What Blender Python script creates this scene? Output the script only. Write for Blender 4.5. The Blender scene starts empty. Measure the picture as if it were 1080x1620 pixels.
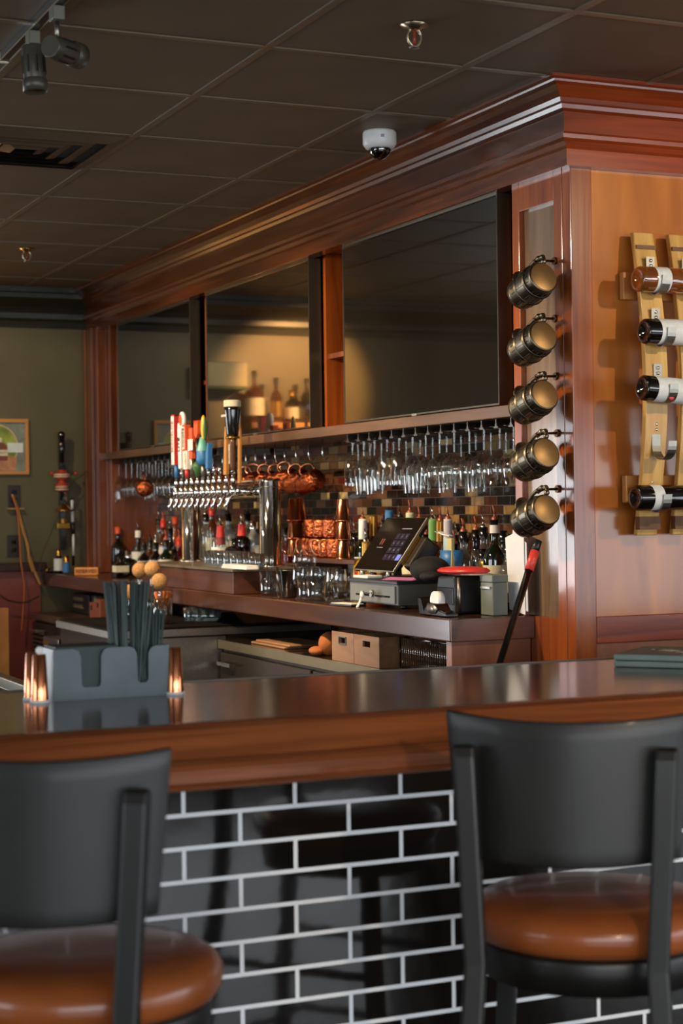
import bpy, math, random
from mathutils import Matrix, Vector
random.seed(7)
PI = math.pi
S = bpy.context.scene

# ---------------------------------------------------------------- camera
FPX = 2770.0
CAM = Vector((0, 0, 1.49))
yaw, pitch, roll = math.radians(-66), math.radians(-.15), math.radians(-.75)
FW = Vector((math.sin(yaw)*math.cos(pitch), math.cos(yaw)*math.cos(pitch), math.sin(pitch)))
_rt = Vector((math.cos(yaw), -math.sin(yaw), 0)); _up = _rt.cross(FW)
RT = math.cos(roll)*_rt + math.sin(roll)*_up
UP = -math.sin(roll)*_rt + math.cos(roll)*_up
cd = bpy.data.cameras.new('camera')
cam = bpy.data.objects.new('camera', cd); S.collection.objects.link(cam)
cd.sensor_fit = 'VERTICAL'; cd.sensor_height = 36; cd.sensor_width = 24
cd.lens = FPX/1620*36
cam.matrix_world = Matrix(((RT.x, UP.x, -FW.x, CAM.x), (RT.y, UP.y, -FW.y, CAM.y), (RT.z, UP.z, -FW.z, CAM.z), (0, 0, 0, 1)))
cd.dof.use_dof = True; cd.dof.focus_distance = 5.6; cd.dof.aperture_fstop = 4.0
cd.clip_end = 60
S.camera = cam

# ---------------------------------------------------------------- world, view, daylight
w = bpy.data.worlds.new('world'); S.world = w; w.use_nodes = True
w.node_tree.nodes['Background'].inputs[0].default_value = (.75, .85, 1, 1)
w.node_tree.nodes['Background'].inputs[1].default_value = 1.0
S.view_settings.view_transform = 'Standard'; S.view_settings.look = 'None'
S.view_settings.exposure = 0.0; S.view_settings.gamma = 1
S.view_settings.use_curve_mapping = False

def area(name, loc, direction, sx, sy, power, color):
    d = bpy.data.lights.new(name, 'AREA'); d.shape = 'RECTANGLE'; d.size = sx; d.size_y = sy
    d.energy = power; d.color = color
    o = bpy.data.objects.new(name, d); S.collection.objects.link(o)
    z = -Vector(direction).normalized(); up = Vector((0, 0, 1)); x = up.cross(z).normalized(); y = z.cross(x)
    o.matrix_world = Matrix(((x.x, y.x, z.x, loc[0]), (x.y, y.y, z.y, loc[1]), (x.z, y.z, z.z, loc[2]), (0, 0, 0, 1)))
    return o
DAY = (.91, .955, 1.0)
area('daylight_right', (1.4, 6.40, 1.12), (0, -1, 0), 5.4, 1.7, 95, DAY)
area('daylight_front', (4.88, .45, 1.6), (-1, 0, 0), 9.9, 1.7, 330, DAY)
area('daylight_far', (-9.80, -1.5, 1.25), (1, 0, 0), 2.7, 1.5, 120, DAY)
area('daylight_left', (-3.0, -4.88, 1.5), (0, 1, 0), 4.4, 1.6, 90, DAY)

def spot(name, loc, target, power, color, deg, blend=.5, size=.03):
    d = bpy.data.lights.new(name, 'SPOT'); d.energy = power; d.color = color
    d.spot_size = math.radians(deg); d.spot_blend = blend; d.shadow_soft_size = size
    o = bpy.data.objects.new(name, d); S.collection.objects.link(o)
    z = (Vector(loc)-Vector(target)).normalized()
    o.rotation_euler = z.to_track_quat('Z', 'Y').to_euler(); o.location = loc
    return o
WARM = (1.0, .72, .42)
SPOTS = [
    ((-2.7, 3.55, 2.60), (-4.55, 3.18, 1.75), 75, (1, .80, .56), 60),      # on the wine rack
    ((-5.0, 1.15, 2.52), (-4.72, 2.8, 1.75), 45, (1, .82, .62), 60),      # on the tankards
    ((-6.3, 1.15, 2.52), (-6.7, 2.9, 1.35), 190, WARM, 75),
    ((-7.6, 1.15, 2.52), (-8.1, 2.9, 1.35), 150, WARM, 75),
    ((-8.7, 1.2, 2.62), (-9.85, 1.50, 2.22), 520, (1, .50, .17), 48),       # on the far bottle shelf
    ((-5.4, 1.15, 2.52), (-5.6, 2.9, 1.35), 150, WARM, 75),
    ((-8.6, 1.6, 2.60), (-9.85, 2.4, 1.5), 42, (1, .78, .48), 80),
    ((1.7, 1.0, 2.62), (-2.75, 1.78, .78), 170, (1, .78, .52), 15),          # over the stools
]
for i, (l, t, p, c, a) in enumerate(SPOTS): spot('unseen_spot', l, t, p, c, a)  # unseen spots added without fixtures; the track carries none of them

# ---------------------------------------------------------------- pixel helpers (positions measured on real planes)
def ray(x, y): return FW + (x-540)/FPX*RT + (810-y)/FPX*UP
def on(x, y, ax, v):
    d = ray(x, y); return CAM + (v-CAM[ax])/d[ax]*d
def proj(p):
    q = Vector(p)-CAM; k = q.dot(FW); return 540+FPX*q.dot(RT)/k, 810-FPX*q.dot(UP)/k, k
def at_y(px, y, z):
    py = 810
    for _ in range(6):
        p = on(px, py, 1, y); py = proj((p.x, y, z))[1]
    return Vector((p.x, y, z))

# ---------------------------------------------------------------- mesh helper
class MB:
    def __init__(s): s.v = []; s.f = []; s.m = []; s.sm = []
    def add(s, vs, fs, mi=0, smooth=False, T=None):
        b = len(s.v)
        for p in vs:
            p = Vector(p); s.v.append(T @ p if T is not None else p)
        for f in fs: s.f.append([b+i for i in f]); s.m.append(mi); s.sm.append(smooth)
        return s
    def box(s, lo, hi, mi=0, T=None):
        x0, y0, z0 = lo; x1, y1, z1 = hi
        v = [(x0,y0,z0),(x1,y0,z0),(x1,y1,z0),(x0,y1,z0),(x0,y0,z1),(x1,y0,z1),(x1,y1,z1),(x0,y1,z1)]
        return s.add(v, [(3,2,1,0),(4,5,6,7),(0,1,5,4),(1,2,6,5),(2,3,7,6),(3,0,4,7)], mi, False, T)
    def cbox(s, c, d, mi=0, T=None):
        return s.box([c[i]-d[i]/2 for i in range(3)], [c[i]+d[i]/2 for i in range(3)], mi, T)
    def lathe(s, prof, seg=20, mi=0, smooth=True, T=None):
        v = []; f = []; n = len(prof); idx = []
        for r, z in prof:
            if r < 1e-5: idx.append([len(v)]); v.append((0, 0, z))
            else:
                idx.append(list(range(len(v), len(v)+seg)))
                v += [(r*math.cos(2*PI*k/seg), r*math.sin(2*PI*k/seg), z) for k in range(seg)]
        for a in range(n-1):
            A, B = idx[a], idx[a+1]
            for k in range(seg):
                k2 = (k+1) % seg
                if len(A) == 1 and len(B) == 1: break
                if len(A) == 1: f.append((A[0], B[k2], B[k]))
                elif len(B) == 1: f.append((A[k], A[k2], B[0]))
                else: f.append((A[k], A[k2], B[k2], B[k]))
        return s.add(v, f, mi, smooth, T)
    def cyl(s, a, b, r, seg=14, mi=0, r2=None):
        a = Vector(a); b = Vector(b); d = b-a; L = d.length
        T = Matrix.Translation(a) @ d.to_track_quat('Z', 'Y').to_matrix().to_4x4()
        r2 = r if r2 is None else r2
        s.lathe([(0, 0), (r, 0)], seg, mi, False, T); s.lathe([(r, 0), (r2, L)], seg, mi, True, T)
        return s.lathe([(r2, L), (0, L)], seg, mi, False, T)
    def tube(s, pts, r, seg=8, mi=0, closed=False):
        P = [Vector(p) for p in pts]; n = len(P); v = []; f = []
        t0 = (P[1]-P[0]).normalized()
        ref = Vector((0, 0, 1)) if abs(t0.z) < .9 else Vector((1, 0, 0))
        nrm = t0.cross(ref).normalized()
        for i in range(n):
            if closed: t = P[(i+1) % n]-P[i-1]
            else: t = P[min(i+1, n-1)]-P[max(i-1, 0)]
            t.normalize(); nrm = (nrm - t*nrm.dot(t)).normalized(); bn = t.cross(nrm)
            rr = r[i] if isinstance(r, (list, tuple)) else r
            for k in range(seg):
                a = 2*PI*k/seg; v.append(P[i]+rr*(math.cos(a)*nrm+math.sin(a)*bn))
        for i in range(n if closed else n-1):
            j = (i+1) % n
            for k in range(seg):
                k2 = (k+1) % seg; f.append((i*seg+k, j*seg+k, j*seg+k2, i*seg+k2))
        if not closed:
            f.append(tuple(range(seg))); f.append(tuple((n-1)*seg+k for k in reversed(range(seg))))
        return s.add(v, f, mi, True)
    def prism(s, poly, lo, hi, axis=1, mi=0, T=None, smooth=False):
        # poly in the two remaining axes (in order), extruded along axis
        def mk(a, b, h):
            return (h, a, b) if axis == 0 else (a, h, b) if axis == 1 else (a, b, h)
        n = len(poly)
        v = [mk(a, b, lo) for a, b in poly]+[mk(a, b, hi) for a, b in poly]
        s.add(v, [tuple(reversed(range(n))), tuple(range(n, 2*n))], mi, False, T)
        return s.add(v, [(i, (i+1) % n, n+(i+1) % n, n+i) for i in range(n)], mi, smooth, T)
    def strip(s, pts, wdir, w, t, mi=0):
        # flat bent metal strip: centre path pts, width along wdir, thickness t
        W = Vector(wdir).normalized()*w/2; P = [Vector(p) for p in pts]; v = []; f = []
        for i, p in enumerate(P):
            tg = (P[min(i+1, len(P)-1)]-P[max(i-1, 0)]).normalized(); nn = tg.cross(W).normalized()*t/2
            v += [p-W-nn, p+W-nn, p+W+nn, p-W+nn]
        for i in range(len(P)-1):
            a = i*4; b = a+4
            for k in range(4): f.append((a+k, a+(k+1) % 4, b+(k+1) % 4, b+k))
        n = (len(P)-1)*4; f += [(3, 2, 1, 0), (n, n+1, n+2, n+3)]
        return s.add(v, f, mi, False)
    def sphere(s, c, r, seg=18, rings=10, mi=0, sc=(1, 1, 1)):
        prof = [(r*math.sin(PI*i/rings), -r*math.cos(PI*i/rings)) for i in range(rings+1)]
        prof[0] = (0, -r); prof[-1] = (0, r)
        T = Matrix.Translation(c) @ Matrix.Diagonal((*sc, 1))
        return s.lathe(prof, seg, mi, True, T)
    def build(s, name, mats, parent=None, bevel=0, label=None, seg=2):
        me = bpy.data.meshes.new(name)
        me.from_pydata([tuple(p) for p in s.v], [], s.f); me.update()
        if not isinstance(mats, (list, tuple)): mats = [mats]
        for m in mats: me.materials.append(m)
        me.polygons.foreach_set('material_index', s.m); me.polygons.foreach_set('use_smooth', s.sm)
        import bmesh
        bm = bmesh.new(); bm.from_mesh(me); bmesh.ops.remove_doubles(bm, verts=bm.verts, dist=1e-5)
        bmesh.ops.recalc_face_normals(bm, faces=bm.faces)
        bm.to_mesh(me); bm.free()
        o = bpy.data.objects.new(name, me); S.collection.objects.link(o)
        if parent is not None: o.parent = parent
        if bevel:
            b = o.modifiers.new('bevel', 'BEVEL'); b.width = bevel; b.segments = seg; b.limit_method = 'ANGLE'; b.angle_limit = math.radians(40)
        if label: o['label'] = label
        return o

def tag(o, label, cat, group=None, kind=None):
    o['label'] = label; o['category'] = cat
    if group: o['group'] = group
    if kind: o['kind'] = kind
    return o
def thing(name, label, cat, loc=(0, 0, 0), rz=0, group=None, rot=None):
    o = bpy.data.objects.new(name, None); S.collection.objects.link(o)
    o.empty_display_size = .05; o.location = loc; o.rotation_euler = rot if rot else (0, 0, rz)
    return tag(o, label, cat, group)
def struct(name, mb, mat, parent=None, bevel=0, label=None):
    o = mb.build(name, mat, parent, bevel)
    if parent is None: o['kind'] = 'structure'
    if label: o['label'] = label
    return o
def kids(o): return [c for c in S.collection.objects if c.parent == o]
KID = {}
def dup(root, loc, label, rz=None, group=None, rot=None):
    if root.name not in KID: KID[root.name] = [(c, kids(c)) for c in kids(root)]
    r = root.copy(); S.collection.objects.link(r); r.location = loc
    if rz is not None: r.rotation_euler = (0, 0, rz)
    if rot is not None: r.rotation_euler = rot
    r['label'] = label
    if group: r['group'] = group
    for c, gs in KID[root.name]:
        n = c.copy(); S.collection.objects.link(n); n.parent = r
        for g in gs:
            q = g.copy(); S.collection.objects.link(q); q.parent = n
    return r
ORD = ['first', 'second', 'third', 'fourth', 'fifth', 'sixth', 'seventh', 'eighth', 'ninth', 'tenth', 'eleventh', 'twelfth',
       'thirteenth', 'fourteenth', 'fifteenth', 'sixteenth', 'seventeenth', 'eighteenth', 'nineteenth', 'twentieth']

def text(name, body, size, mat, parent, T, extrude=.0006, bold=0, sx=1, align='CENTER'):
    cu = bpy.data.curves.new(name, 'FONT'); cu.body = body; cu.size = size; cu.extrude = extrude
    cu.align_x = align; cu.align_y = 'CENTER'; cu.offset = bold; cu.resolution_u = 3
    to = bpy.data.objects.new('tmp', cu); S.collection.objects.link(to)
    bpy.context.view_layer.update()
    me = bpy.data.meshes.new_from_object(to.evaluated_get(bpy.context.evaluated_depsgraph_get()))
    bpy.data.objects.remove(to); bpy.data.curves.remove(cu)
    me.transform(T @ Matrix.Diagonal((sx, 1, 1, 1))); me.materials.clear(); me.materials.append(mat)
    o = bpy.data.objects.new(name, me); S.collection.objects.link(o); o.parent = parent
    return o
def frame(o, xdir, ydir):
    x = Vector(xdir).normalized(); y = Vector(ydir).normalized(); z = x.cross(y)
    return Matrix(((x.x, y.x, z.x, o[0]), (x.y, y.y, z.y, o[1]), (x.z, y.z, z.z, o[2]), (0, 0, 0, 1)))

# ---------------------------------------------------------------- materials
def lin(h):
    c = [int(h[i:i+2], 16)/255 for i in (0, 2, 4)]
    return tuple((x/12.92 if x <= .04045 else ((x+.055)/1.055)**2.4) for x in c)+(1,)
def newmat(name):
    m = bpy.data.materials.new(name); m.use_nodes = True; return m, m.node_tree.nodes, m.node_tree.links
MC = {}
def pm(name, col, rough=.5, metal=0, coat=0, spec=.5, noise=0, nscale=20, bump=0, emit=None, es=0, aniso=0):
    if name in MC: return MC[name]
    m, N, L = newmat(name); b = N['Principled BSDF']
    c = lin(col) if isinstance(col, str) else (*col, 1)
    b.inputs['Base Color'].default_value = c; b.inputs['Roughness'].default_value = rough
    b.inputs['Metallic'].default_value = metal; b.inputs['Coat Weight'].default_value = coat
    b.inputs['Coat Roughness'].default_value = .08; b.inputs['Specular IOR Level'].default_value = spec
    tc = N.new('ShaderNodeTexCoord'); nz = N.new('ShaderNodeTexNoise'); nz.inputs['Scale'].default_value = nscale
    nz.inputs['Detail'].default_value = 4; L.new(tc.outputs['Object'], nz.inputs['Vector'])
    nn = noise if noise else .06
    rp = N.new('ShaderNodeValToRGB'); L.new(nz.outputs['Fac'], rp.inputs[0])
    rp.color_ramp.elements[0].position = .3; rp.color_ramp.elements[1].position = .7
    rp.color_ramp.elements[0].color = tuple(x*(1-nn) for x in c[:3])+(1,)
    rp.color_ramp.elements[1].color = tuple(min(1, x*(1+nn)) for x in c[:3])+(1,)
    L.new(rp.outputs[0], b.inputs['Base Color'])
    if bump:
        bp = N.new('ShaderNodeBump'); bp.inputs['Strength'].default_value = bump; bp.inputs['Distance'].default_value = .01
        L.new(nz.outputs['Fac'], bp.inputs['Height']); L.new(bp.outputs[0], b.inputs['Normal'])
    if emit:
        b.inputs['Emission Color'].default_value = lin(emit); b.inputs['Emission Strength'].default_value = es
    MC[name] = m; return m
def wood(name, dark, light, grain=(1, 1, 12), rough=.3, coat=.4, scale=3.0, contrast=.35, bump=.03):
    """grain: scale per axis, small along the grain"""
    if name in MC: return MC[name]
    m, N, L = newmat(name); b = N['Principled BSDF']
    tc = N.new('ShaderNodeTexCoord'); mp = N.new('ShaderNodeMapping'); mp.inputs['Scale'].default_value = grain
    L.new(tc.outputs['Object'], mp.inputs['Vector'])
    n1 = N.new('ShaderNodeTexNoise'); n1.inputs['Scale'].default_value = scale; n1.inputs['Detail'].default_value = 6
    n1.inputs['Distortion'].default_value = 1.2
    n2 = N.new('ShaderNodeTexNoise'); n2.inputs['Scale'].default_value = scale*.35; n2.inputs['Detail'].default_value = 2
    L.new(mp.outputs[0], n1.inputs['Vector']); L.new(mp.outputs[0], n2.inputs['Vector'])
    mx = N.new('ShaderNodeMath'); mx.operation = 'ADD'
    ml = N.new('ShaderNodeMath'); ml.operation = 'MULTIPLY'; ml.inputs[1].default_value = .6
    m2 = N.new('ShaderNodeMath'); m2.operation = 'MULTIPLY'; m2.inputs[1].default_value = .4
    L.new(n1.outputs['Fac'], ml.inputs[0]); L.new(n2.outputs['Fac'], m2.inputs[0])
    L.new(ml.outputs[0], mx.inputs[0]); L.new(m2.outputs[0], mx.inputs[1])
    rp = N.new('ShaderNodeValToRGB'); L.new(mx.outputs[0], rp.inputs[0])
    rp.color_ramp.elements[0].position = .5-contrast/2; rp.color_ramp.elements[1].position = .5+contrast/2
    rp.color_ramp.elements[0].color = lin(dark); rp.color_ramp.elements[1].color = lin(light)
    L.new(rp.outputs[0], b.inputs['Base Color'])
    b.inputs['Roughness'].default_value = rough; b.inputs['Coat Weight'].default_value = coat
    b.inputs['Coat Roughness'].default_value = .12
    bp = N.new('ShaderNodeBump'); bp.inputs['Strength'].default_value = bump; bp.inputs['Distance'].default_value = .01
    L.new(n1.outputs['Fac'], bp.inputs['Height']); L.new(bp.outputs[0], b.inputs['Normal'])
    MC[name] = m; return m
def glass(name, tint='f4f6f4', blend=.18, rough=.02, dens=0.0, dcol='000000'):
    """thin blown glass: see-through with Fresnel reflections; dens = share of body colour for filled or dark bottles"""
    if name in MC: return MC[name]
    m, N, L = newmat(name); N.remove(N['Principled BSDF']); out = N['Material Output']
    tr = N.new('ShaderNodeBsdfTransparent'); tr.inputs[0].default_value = lin(tint)
    gl = N.new('ShaderNodeBsdfGlossy'); gl.inputs['Roughness'].default_value = rough; gl.inputs[0].default_value = (.95, .95, .95, 1)
    lw = N.new('ShaderNodeLayerWeight'); lw.inputs['Blend'].default_value = .5
    pw = N.new('ShaderNodeMath'); pw.operation = 'POWER'; pw.inputs[1].default_value = 3.2; L.new(lw.outputs['Facing'], pw.inputs[0])
    fm = N.new('ShaderNodeMath'); fm.operation = 'MULTIPLY_ADD'; fm.inputs[1].default_value = .9; fm.inputs[2].default_value = .045+blend*.26; L.new(pw.outputs[0], fm.inputs[0])
    nz = N.new('ShaderNodeTexNoise'); nz.inputs['Scale'].default_value = 30; tc = N.new('ShaderNodeTexCoord')
    L.new(tc.outputs['Object'], nz.inputs['Vector'])
    bp = N.new('ShaderNodeBump'); bp.inputs['Strength'].default_value = .12; bp.inputs['Distance'].default_value = .01
    L.new(nz.outputs['Fac'], bp.inputs['Height']); L.new(bp.outputs[0], gl.inputs['Normal'])
    base = tr
    if dens > 0:
        di = N.new('ShaderNodeBsdfDiffuse'); di.inputs[0].default_value = lin(dcol)
        m0 = N.new('ShaderNodeMixShader'); m0.inputs[0].default_value = dens
        L.new(tr.outputs[0], m0.inputs[1]); L.new(di.outputs[0], m0.inputs[2]); base = m0
    mx = N.new('ShaderNodeMixShader'); L.new(fm.outputs[0], mx.inputs[0])
    L.new(base.outputs[0], mx.inputs[1]); L.new(gl.outputs[0], mx.inputs[2]); L.new(mx.outputs[0], out.inputs[0])
    MC[name] = m; return m
def brickmat(name, ax, bw, rh, mortar, mcol, stops, rough=.1, off=(0, 0), bump=.3, wob=.1, mrough=.7, coat=0):
    m, N, L = newmat(name); b = N['Principled BSDF']
    tc = N.new('ShaderNodeTexCoord'); sp = N.new('ShaderNodeSeparateXYZ'); cb = N.new('ShaderNodeCombineXYZ')
    L.new(tc.outputs['Object'], sp.inputs[0])
    a1 = N.new('ShaderNodeMath'); a1.inputs[1].default_value = off[0]; a2 = N.new('ShaderNodeMath'); a2.inputs[1].default_value = off[1]
    L.new(sp.outputs[ax], a1.inputs[0]); L.new(sp.outputs['Z'], a2.inputs[0])
    L.new(a1.outputs[0], cb.inputs[0]); L.new(a2.outputs[0], cb.inputs[1])
    br = N.new('ShaderNodeTexBrick'); L.new(cb.outputs[0], br.inputs['Vector'])
    br.inputs['Color1'].default_value = (0, 0, 0, 1); br.inputs['Color2'].default_value = (1, 1, 1, 1); br.inputs['Mortar'].default_value = (0, 0, 0, 1)
    br.inputs['Scale'].default_value = 1; br.inputs['Mortar Size'].default_value = mortar; br.inputs['Mortar Smooth'].default_value = .1
    br.inputs['Brick Width'].default_value = bw; br.inputs['Row Height'].default_value = rh; br.inputs['Bias'].default_value = 0
    rp = N.new('ShaderNodeValToRGB'); L.new(br.outputs['Color'], rp.inputs[0]); cr = rp.color_ramp; cr.interpolation = 'CONSTANT'
    while len(cr.elements) > 1: cr.elements.remove(cr.elements[0])
    cr.elements[0].position = 0; cr.elements[0].color = lin(stops[0][1])
    for p, c in stops[1:]:
        e = cr.elements.new(p); e.color = lin(c)
    mx = N.new('ShaderNodeMix'); mx.data_type = 'RGBA'; L.new(br.outputs['Fac'], mx.inputs[0])
    L.new(rp.outputs[0], mx.inputs[6]); mx.inputs[7].default_value = lin(mcol); L.new(mx.outputs[2], b.inputs['Base Color'])
    mr = N.new('ShaderNodeMix'); L.new(br.outputs['Fac'], mr.inputs[0]); mr.inputs[2].default_value = rough; mr.inputs[3].default_value = mrough
    L.new(mr.outputs[0], b.inputs['Roughness'])
    nz = N.new('ShaderNodeTexNoise'); nz.inputs['Scale'].default_value = 9; L.new(tc.outputs['Object'], nz.inputs['Vector'])
    sub = N.new('ShaderNodeMath'); sub.operation = 'MULTIPLY_ADD'; sub.inputs[1].default_value = wob; L.new(nz.outputs['Fac'], sub.inputs[0])
    inv = N.new('ShaderNodeMath'); inv.operation = 'SUBTRACT'; inv.inputs[0].default_value = 1; L.new(br.outputs['Fac'], inv.inputs[1])
    L.new(inv.outputs[0], sub.inputs[2])
    bp = N.new('ShaderNodeBump'); bp.inputs['Strength'].default_value = bump; bp.inputs['Distance'].default_value = .004
    L.new(sub.outputs[0], bp.inputs['Height']); L.new(bp.outputs[0], b.inputs['Normal'])
    b.inputs['Coat Weight'].default_value = coat
    MC[name] = m; return m

W_cor = wood('mahogany_along_x', '3a1a08', '783c14', (.5, 6, 9), .26, .5)
W_cory = wood('mahogany_along_y', '5a210a', '9c4018', (6, .5, 9), .3, .45)
W_vert = wood('mahogany_upright', '4a2312', '8a4a22', (5, 5, .5), .32, .4)
W_stile = wood('mahogany_stile', '6b2e10', 'a8571e', (6, 6, .5), .25, .45)
W_panel = wood('mahogany_end_panel', '7a3a14', 'c67a34', (1.6, 3.2, .5), .2, .35, scale=2.2, contrast=.45)
W_base = wood('mahogany_skirt', '6a3a26', 'a06c50', (1.6, 5, .5), .35, .4, scale=2.2, contrast=.45)
W_dark = wood('walnut_dark', '24150d', '472617', (.5, 5, 5), .3, .4)
W_counter = wood('walnut_counter', '2e1b10', '553420', (.5, 4, 5), .2, .4)
W_counter_end = wood('walnut_counter_end', '4a2a1e', '7c5140', (4, .6, 5), .3, .5)
W_bar = wood('bar_top_wood', '331507', '702f13', (9, .35, 9), .16, .3, scale=3.2, contrast=.4, bump=.015)
W_rail = wood('bar_rail_wood', '4c220f', 'b8683a', (9, .35, 9), .27, .5, scale=3.2, contrast=.45)  # lamp light on the rail is put into this brighter wood colour
W_ledge = wood('ledge_wood', '3c2a1a', '6a4c32', (.5, 5, 5), .4, .3)
W_stave = wood('barrel_oak', 'b07c34', 'd8ae60', (2, 8, .7), .45, .2, scale=4, contrast=.4)
W_oak = wood('light_oak', 'a8672c', 'cf9350', (6, 3, .8), .5, .1)
W_crate = wood('crate_wood', '7d5838', 'a8805a', (.8, 5, 5), .55, .1)
W_block = wood('block_wood', '381c0e', '5a3420', (.5, 5, 5), .35, .4)
W_maroon = wood('maroon_wainscot', '6a2a22', '8c4438', (1, 1, 1), .4, .4)
M_ceil = pm('ceiling_tile', '63543f', .55, noise=.12, nscale=5, bump=.05)
M_ceil2 = pm('ceiling_tile_grey', '3f382c', .6, noise=.15, nscale=40)
M_tbar = pm('ceiling_tbar', '6a5c46', .35)
M_wall = pm('wall_green', '5c5538', .5, noise=.12, nscale=2.5)
M_walld = pm('wall_plain', '6a6250', .7, noise=.1, nscale=2)
M_crown = pm('crown_green', '2a2a1f', .35)
M_floor = wood('floor_planks', '2e2219', '5c4632', (.7, 5, 1), .17, .0)
M_black = pm('black_plastic', '191817', .4)
M_blackg = pm('black_gloss', '0d0d0d', .12, coat=.5)
M_tv = pm('tv_screen', '17140f', .03, coat=.6, spec=1.0)
M_tvb = pm('tv_bezel', '14130f', .25)
M_tvm = pm('tv_metal_edge', '5a5548', .35, .8)
M_steel = pm('steel_brushed', 'a09c92', .38, 1, noise=.08, nscale=60)
M_steeld = pm('steel_dark', '6b6660', .35, 1, noise=.1, nscale=40)
M_chrome = pm('chrome', 'f2f0ea', .05, 1)
M_copper = pm('copper_hammered', 'c96a40', .16, 1, bump=.9, nscale=70, noise=.08)
M_copps = pm('copper_smooth', 'd98a60', .14, 1)
M_brass = pm('brass', 'c39a4c', .25, 1)
M_pewter = pm('pewter_dark', '726a5a', .36, 1, noise=.12, nscale=30)
M_pewter2 = pm('bronze_base', '8a6a40', .42, .7, noise=.15, nscale=25)
M_white = pm('white_plastic', 'e9e9e6', .4)
M_paper = pm('paper_white', 'e4e6ea', .75)
M_red = pm('red_plastic', 'c8322a', .35)
M_orange = pm('orange_red', 'd0502a', .5)
M_blue = pm('blue_plastic', '2f6ca6', .4)
M_teal = pm('teal_paint', '5aa09a', .4)
M_yellow = pm('yellow_paint', 'c9a32c', .4)
M_green = pm('green_paint', '2f5b2c', .5)
M_cork = pm('cork', 'b98a55', .8, noise=.2, nscale=90, bump=.3)
M_leather = pm('cognac_leather', '8f4c24', .3, coat=.25, noise=.14, nscale=9, bump=.06)
M_stool = wood('black_stained_wood', '0b0b0a', '1c1c1a', (3, 3, 1), .45, .08)
M_caddy = pm('caddy_black_matte', '616d70', .42, noise=.12, nscale=14, spec=.3)
M_napk = pm('napkin_dark', '33403e', .6)
M_mat = pm('rubber_mat', '100e0c', .9, spec=.1, bump=.6, nscale=120)
M_cash = pm('register_grey', '50524c', .4)
M_dgrey = pm('grey_steel_paint', '6e746c', .45)
M_cream = pm('cream_label', 'd8cfb2', .6, noise=.12, nscale=50)
M_wlab = pm('white_label', 'd9dad5', .6, noise=.08, nscale=60)
M_gold = pm('gold_foil', 'b98a3e', .3, .8)
M_straw = pm('straw_dark', '4d5a58', .5)
M_tan = pm('tan_leather', 'b98a48', .6)
M_rope = pm('orange_cord', 'c08848', .6)
G_clear = glass('clear_glass', 'f2f4f2', .22)
G_thick = glass('thick_glass', 'e6eae8', .38)
G_dome = glass('smoked_glass', '6a6460', .3)
M_tile = brickmat('black_subway_tile', 'Y', .239, .066, .0046, 'f1f3f4', [(0, '161311')], .07, (-1.118+.1195+23.9, -.883+13.2), .35, .35, .6)
M_mosaic = brickmat('glass_mosaic', 'X', .098, .0335, .0016, '2a2119',
    [(0, '1b130d'), (.16, '4e301e'), (.30, '2a1b12'), (.40, '86683e'), (.47, '3a2115'), (.62, '6a4630'), (.72, '14100c'), (.84, 'b39c68'), (.88, '4b1d16'), (.94, '74644a')], .1, (20, 10), .4, .5, .6)

# ---------------------------------------------------------------- room shell
YF, XC = 2.815, -4.58          # front face of back bar, face of its end panel
YB = 3.14                      # back wall behind the shelves
XF = -9.88                     # far wall
struct('floor', MB().box((-10.1, -5.1, -.06), (5.1, 6.7, 0)), M_floor)
struct('ceiling', MB().box((-10.1, -5.1, 2.76), (5.1, 6.7, 2.84)), M_ceil)
g = MB()
for k in range(-1, 25):
    x = -3.87-.6105*k+6*.6105
    if -9.8 < x < 4.9: g.box((x-.012, -5, 2.756), (x+.012, 6.6, 2.7605))
for k in range(-11, 8):
    y = 1.79+.61*k
    if -4.9 < y < 6.5: g.box((-9.8, y-.012, 2.7555), (4.9, y+.012, 2.7603))
struct('trim_1', g, M_tbar)
struct('wall_back', MB().box((-10.1, YB, 0), (XC-.06, YB+.1, 2.76)), M_walld)
struct('wall_far', MB().box((XF-.12, -5.1, 0), (XF, YB+.05, 2.76)), M_wall)
struct('wall_left', MB().box((-10.1, -5.1, 0), (5.1, -5.0, .7)).box((-10.1, -5.1, 2.3), (5.1, -5.0, 2.76)).box((-10.1, -5.1, .7), (-5.2, -5.0, 2.3)).box((-.8, -5.1, .7), (5.1, -5.0, 2.3)), M_walld)
struct('wall_front', MB().box((5.0, -5.1, 0), (5.1, 6.7, .75)).box((5.0, -5.1, 2.45), (5.1, 6.7, 2.76)).box((5, -5.1, .75), (5.1, -4.5, 2.45)).box((5, 5.4, .75), (5.1, 6.7, 2.45)), M_walld)
struct('wall_right', MB().box((XC, 6.5, 0), (5.1, 6.6, .27)).box((XC, 6.5, 1.97), (5.1, 6.6, 2.76)).box((XC, 6.5, .27), (-1.3, 6.6, 1.97)).box((4.1, 6.5, .27), (5.1, 6.6, 1.97)), M_walld)
def window(n, lo, hi, ax, bars):
    """frame with glazing bars around a daylight opening"""
    f = MB(); a = 1-ax
    for i in range(bars+1):
        p = lo[a]+(hi[a]-lo[a])*i/bars
        l = [0, 0, lo[2]]; h = [0, 0, hi[2]]
        l[a] = p-.03; h[a] = p+.03; l[ax] = lo[ax]; h[ax] = hi[ax]; f.box(l, h)
    for z in (lo[2], hi[2]):
        l = list(lo); h = list(hi); l[2] = z-.03; h[2] = z+.03; f.box(l, h)
    struct('window_%d' % n, f, M_black)
window(1, (-1.3, 6.44, .27), (4.1, 6.50, 1.97), 1, 5)
window(2, (4.93, -4.5, .75), (4.99, 5.4, 2.45), 0, 7)
window(3, (XF+.0, -2.85, .5), (XF+.06, -.15, 2.0), 0, 3)
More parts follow.
